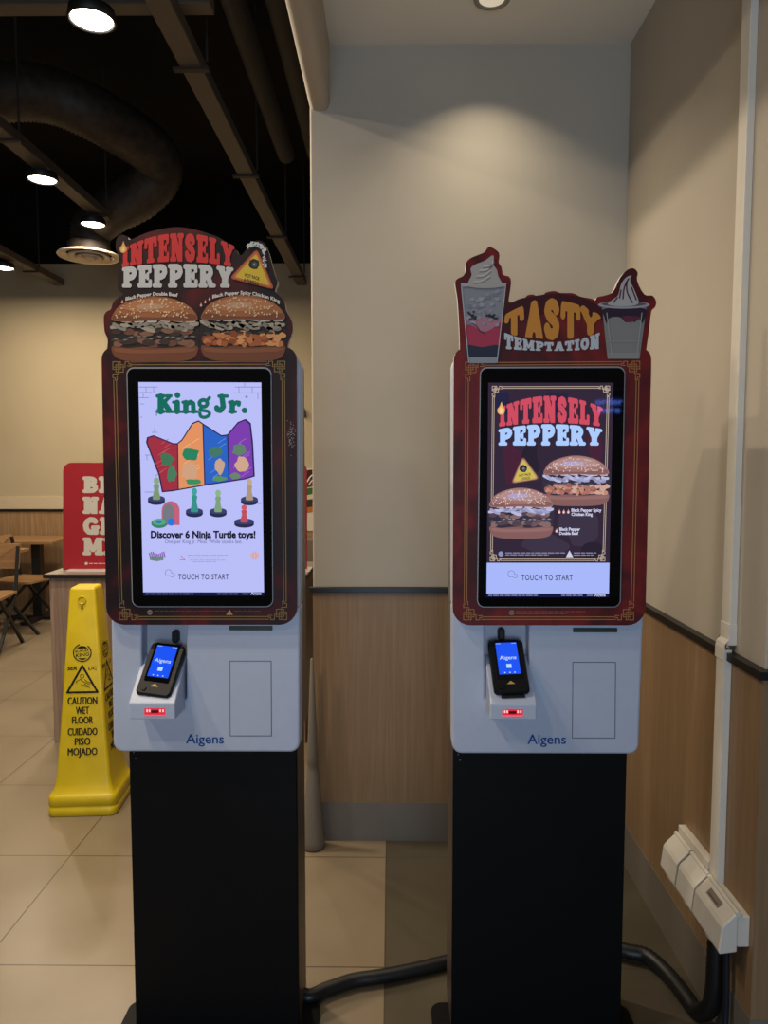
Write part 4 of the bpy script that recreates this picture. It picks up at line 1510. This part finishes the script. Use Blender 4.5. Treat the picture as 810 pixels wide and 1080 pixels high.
socket('white weatherproof socket box farthest from the picture front, leftmost of three', 1.972, 2.075)
socket('white weatherproof socket box between the other two socket boxes', 1.858, 1.962)
r3, x3, d3 = socket('white weatherproof socket box nearest, with a small grey label on top', 1.692, 1.850)
A = Art(lambda x, y, o: Vector((x, y, .395 - (x3 - .05 - x) * 1.0 + .0025 + o)), 'ink', 2)
A.poly([(x3 - .057, 1.745), (x3 - .044, 1.745), (x3 - .044, 1.81), (x3 - .057, 1.81)], (120, 112, 100), 0)
A.poly([(x3 - .054, 1.752), (x3 - .052, 1.752), (x3 - .052, 1.802), (x3 - .054, 1.802)], (60, 56, 52), 1)
A.build('sticker', r3, 'small grey sticker')
tb_ = MB().box(XR - .032, XR - .010, 1.882, 2.083, .404, .432, M_pvc).build('trunking_strip', None, bevel=.003)
tag(tb_, 'short white horizontal trunking strip on the wood wall behind the socket boxes', 'trunking')

P = [Vector(q) for q in cat([(.50, 2.19, .05), (.60, 2.175, .045), tuple(FLOOR(655, 1001, .03)), tuple(FLOOR(682, 1008, .028)), tuple(FLOOR(705, 1028, .024)), tuple(FLOOR(724, 1052, .022)),
                             (.822, 1.868, .024), (.838, 1.83, .06), (.842, 1.815, .12), (.842, 1.812, .20), (.842, 1.812, .307)], 12, closed=False)]
o = MB().tube(P, .0215, M_cable, 12, ridge=.07).build('flexible_conduit')
tag(o, 'black corrugated conduit rising from the floor into the nearest socket box', 'conduit')
P = [Vector(q) for q in cat([(.843, 1.76, .307), (.846, 1.757, .2), (.846, 1.755, .1), (.838, 1.75, .035), (.81, 1.75, .009), (.77, 1.77, .008)], 8, closed=False)]
o = MB().tube(P, .008, plain('cord_navy', (22, 26, 40), .4), 10).build('power_cord')
tag(o, 'thin dark power cord hanging from the nearest socket box', 'cord')
P = [Vector(q) for q in cat([(-.40, 2.0, .05), (-.32, 1.99, .03)] + [tuple(FLOOR(x, y, .021)) for x, y in ((322, 1050), (345, 1043), (372, 1034), (398, 1030), (430, 1024), (475, 1013))] +
                            [(.26, 2.10, .022), (.38, 2.15, .03), (.46, 2.18, .05)], 22, closed=False)]
o = MB().tube(P, .0185, M_cable, 12, ridge=.05).build('flexible_conduit')
tag(o, 'black corrugated conduit lying across the floor between the two kiosks', 'conduit')

# ------------------------------------------------------------------ hall ceiling services
ZT = 3.20


def tray(label, X, Y0, Y1, w=.095):
    r = thing('cable_tray', label, 'cable tray', (X, (Y0 + Y1) / 2, ZT), group='ceiling cable trays')
    MB().box(X - w / 2, X + w / 2, Y0, Y1, ZT, ZT + .06, M_tray).build('channel', r, bevel=.004)
    y = Y0 + .9
    k = 0
    while y < Y1 and k < 6:
        MB().tube([(X + w / 2 + .02, y, ZT + .03), (X + w / 2 + .02, y, 4.2)], .006, M_pipe, 6).build('hanger_rod', r)
        MB().box(X - w / 2 - .03, X + w / 2 + .03, y - .015, y + .015, ZT - .012, ZT, M_pipe).build('bracket', r)
        y += 1.2
        k += 1
    return r


tray('grey brown cable tray running back above the burger topper, toward the niche', -.868, 1.2, 7.25)
tray('grey brown cable tray carrying the two middle downlights', -2.045, 3.1, 5.32)
tray('grey brown cable tray at lower left, carrying the farthest downlight', -3.24, 4.6, 7.25)
o = MB().box(-2.8, -.7, 2.95, 3.03, ZT + .062, ZT + .115, M_tray).build('cross_tray', bevel=.004)
tag(o, 'grey brown tray crossing the ceiling behind the brightest downlight', 'cable tray')
for X, lab in ((-.715, 'left of two dark brown round ducts running back under the black ceiling'), (-.512, 'right of two dark brown round ducts, next to the white beam')):
    o = MB().tube([(X, 1.0, 3.58), (X, 5.15, 3.58)], .058, M_pipe, 20).build('ceiling_pipe')
    tag(o, lab, 'duct', 'round ceiling ducts')
# flexible duct with round diffuser
P = [W(*q) for q in cat([(-60, 110, 4.5), (-15, 100, 4.6), (25, 97, 4.7), (60, 103, 4.8), (95, 118, 4.9), (130, 138, 5.1), (158, 158, 5.3), (168, 180, 5.45), (150, 204, 5.52), (118, 222, 5.56), (98, 240, 5.6), (95, 256, 5.6)], 14, closed=False)]
fd = thing('air_duct', 'crumpled foil flexible air duct hanging under the black ceiling', 'air duct', (-2.1, 4.9, 3.5))
MB().tube(P, [.165 if i < 120 else .165 - .03 * (i - 120) / 34 for i in range(len(P))], M_duct, 20, ridge=.03).build('duct_hose', fd)
q = W(94, 270, 5.6)
df = thing('air_diffuser', 'round cream air diffuser with concentric rings at end of the duct', 'diffuser', (q.x, q.y, q.z))
M_diff = plain('diffuser_cream', (214, 196, 168), .5)
mb = MB()
for r0, r1, z0 in ((.225, .165, 0), (.150, .105, -.006), (.092, .055, -.012)):
    mb.lathe((q.x, q.y, q.z), [(r1, z0 + .02), (r0 - .004, z0 + .008), (r0, z0), (r0 - .003, z0 - .008), (r1, z0 + .004), (r1, z0 + .02)], M_diff, 40, cap=False)
mb.build('ring', df)
MB().lathe((q.x, q.y, q.z - .012), [(.038, .016), (.042, 0), (.03, -.008), (.001, -.01)], M_diff, 28).build('centre_cone', df)
MB().lathe((q.x, q.y, q.z), [(.15, .02), (.15, .09)], plain('collar_dark', (60, 52, 46), .6), 32, cap=True).build('collar', df)

M_lamp = glow('downlight_lens', (255, 244, 222), 14.0)


def point_light(name, loc, power, color, size, parent=None, spread=180):
    d = bpy.data.lights.new(name, 'AREA')
    d.shape = 'DISK'
    d.size = size
    d.energy = power
    d.color = color
    d.spread = math.radians(spread)
    o = bpy.data.objects.new(name, d)
    COL.objects.link(o)
    o.location = loc
    if parent:
        o.parent = parent
        o.location = Vector(loc) - parent.location
    return o


WARM = (1.0, .84, .64)


def downlight(X, Y, label, z=3.12, r=.078, power=10):
    t = thing('downlight', label, 'downlight', (X, Y, z), group='hall downlights')
    MB().lathe((X, Y, z), [(r + .004, .04), (r + .010, .0), (r + .004, -.004), (r, .0), (r, .004)], M_legb, 32, cap=True).build('housing', t)
    MB().lathe((X, Y, z + .001), [(r, .004), (r * .7, -.004), (.002, -.006)], M_lamp, 32).build('lens', t, label='glowing warm lens')
    point_light('downlight_beam', (X, Y, z - .02), power, WARM, .14, t)
    return t


P1 = 36
for (px, py, z, lab) in ((97, 22, 3.135, 'largest glowing round downlight, at the top left'), (45, 190, 3.135, 'second glowing downlight on the middle cable tray, left of the foil duct'),
                         (98, 237, 3.135, 'glowing round downlight just above the round air diffuser'), (4, 283, 3.135, 'farthest glowing downlight, low at the left picture edge')):
    d = ray(px, py)
    s = (z - CAMH) / d.z
    downlight(d.x * s, d.y * s, lab, z, power=P1 if py < 100 else 20)
# more unseen hall downlights; the strongest is added to brighten the right wall
for x, y, pw in ((-1.12, 1.2, 19), (-1.12, -.4, 12), (-2.07, .6, 17), (-1.9, 1.9, 25), (-3.3, 4.6, 15), (-1.2, 5.4, 18), (-2.2, 6.4, 19)):
    point_light('downlight_beam', (x, y, 3.1), pw, WARM, .16)
# recessed lamp in the niche ceiling
q = Vector((.333, 2.522, 3.02))
nl = thing('recessed_downlight', 'recessed round downlight in the white niche ceiling above the red kiosk', 'downlight', (q.x, q.y, 3.02))
mb = MB().lathe((q.x, q.y, 3.02), [(.062, 0), (.06, -.008), (.045, -.009), (.042, -.002), (.042, .0)], plain('ring_grey', (150, 146, 138), .4), 32, cap=False)
mb.build('trim_ring', nl)
MB().lathe((q.x, q.y, 3.014), [(.043, 0), (.001, -.001)], glow('niche_lens', (255, 236, 200), .45), 28, cap=False).build('lens', nl)
point_light('downlight_beam', (q.x, q.y, 3.0), 2.4, (1, .86, .62), .06, nl, 110)

# ------------------------------------------------------------------ order sign behind the viewer (seen as a reflection)
YO = -1.2


def mirrored(x, y, off):
    d = ray(x, y)
    p = W(x, y, YD)
    t = (YD - YO) / d.y
    return Vector((p.x + d.x * t, YO + off, p.z + d.z * t))


a, b = mirrored(623, 413, 0), mirrored(661, 440, 0)
sg = thing('order_sign', 'hanging sign with blue glowing order here lettering, seen reflected in the right screen', 'sign', ((a.x + b.x) / 2, YO, a.z))
MB().box(a.x, b.x, YO - .03, YO, b.z, a.z, M_kblack).build('panel', sg, bevel=.004)
MB().tube([(a.x + .03, YO - .015, a.z - .01), (a.x + .03, YO - .015, 4.2)], .004, M_kblack, 8).build('hanger_rod', sg)
MB().tube([(b.x - .03, YO - .015, a.z - .01), (b.x - .03, YO - .015, 4.2)], .004, M_kblack, 8).build('hanger_rod', sg)
A = Art(mirrored, 'lit', 1, .001)
M_neon = glow('neon_blue', (90, 130, 255), 16.0)
A.text('order', 628, 657, 426.4, 6, M_neon, 0, .02)
A.text('here', 631, 654, 435, 6, M_neon, 0, .02)
A.build('lettering', sg, 'blue glowing lettering')
# cool fill light added behind the camera to brighten the kiosk fronts
d = bpy.data.lights.new('cool_front_fill', 'AREA')
d.shape = 'RECTANGLE'
d.size, d.size_y = 1.7, 2.2
d.energy = 78
d.color = (.58, .77, 1.0)
o = bpy.data.objects.new('cool_front_fill', d)
COL.objects.link(o)
o.location = (-.05, -3.8, 1.2)
o.rotation_euler = (math.radians(90), 0, 0)

w = bpy.data.worlds.new('world')
SC.world = w
w.use_nodes = True
bg = w.node_tree.nodes['Background']
bg.inputs['Color'].default_value = (.8, .75, .7, 1)
bg.inputs['Strength'].default_value = 0.045

vs = SC.view_settings
vs.view_transform = 'Standard'
vs.look = 'None'
vs.exposure = 0.0
vs.gamma = 1.0
vs.use_curve_mapping = False
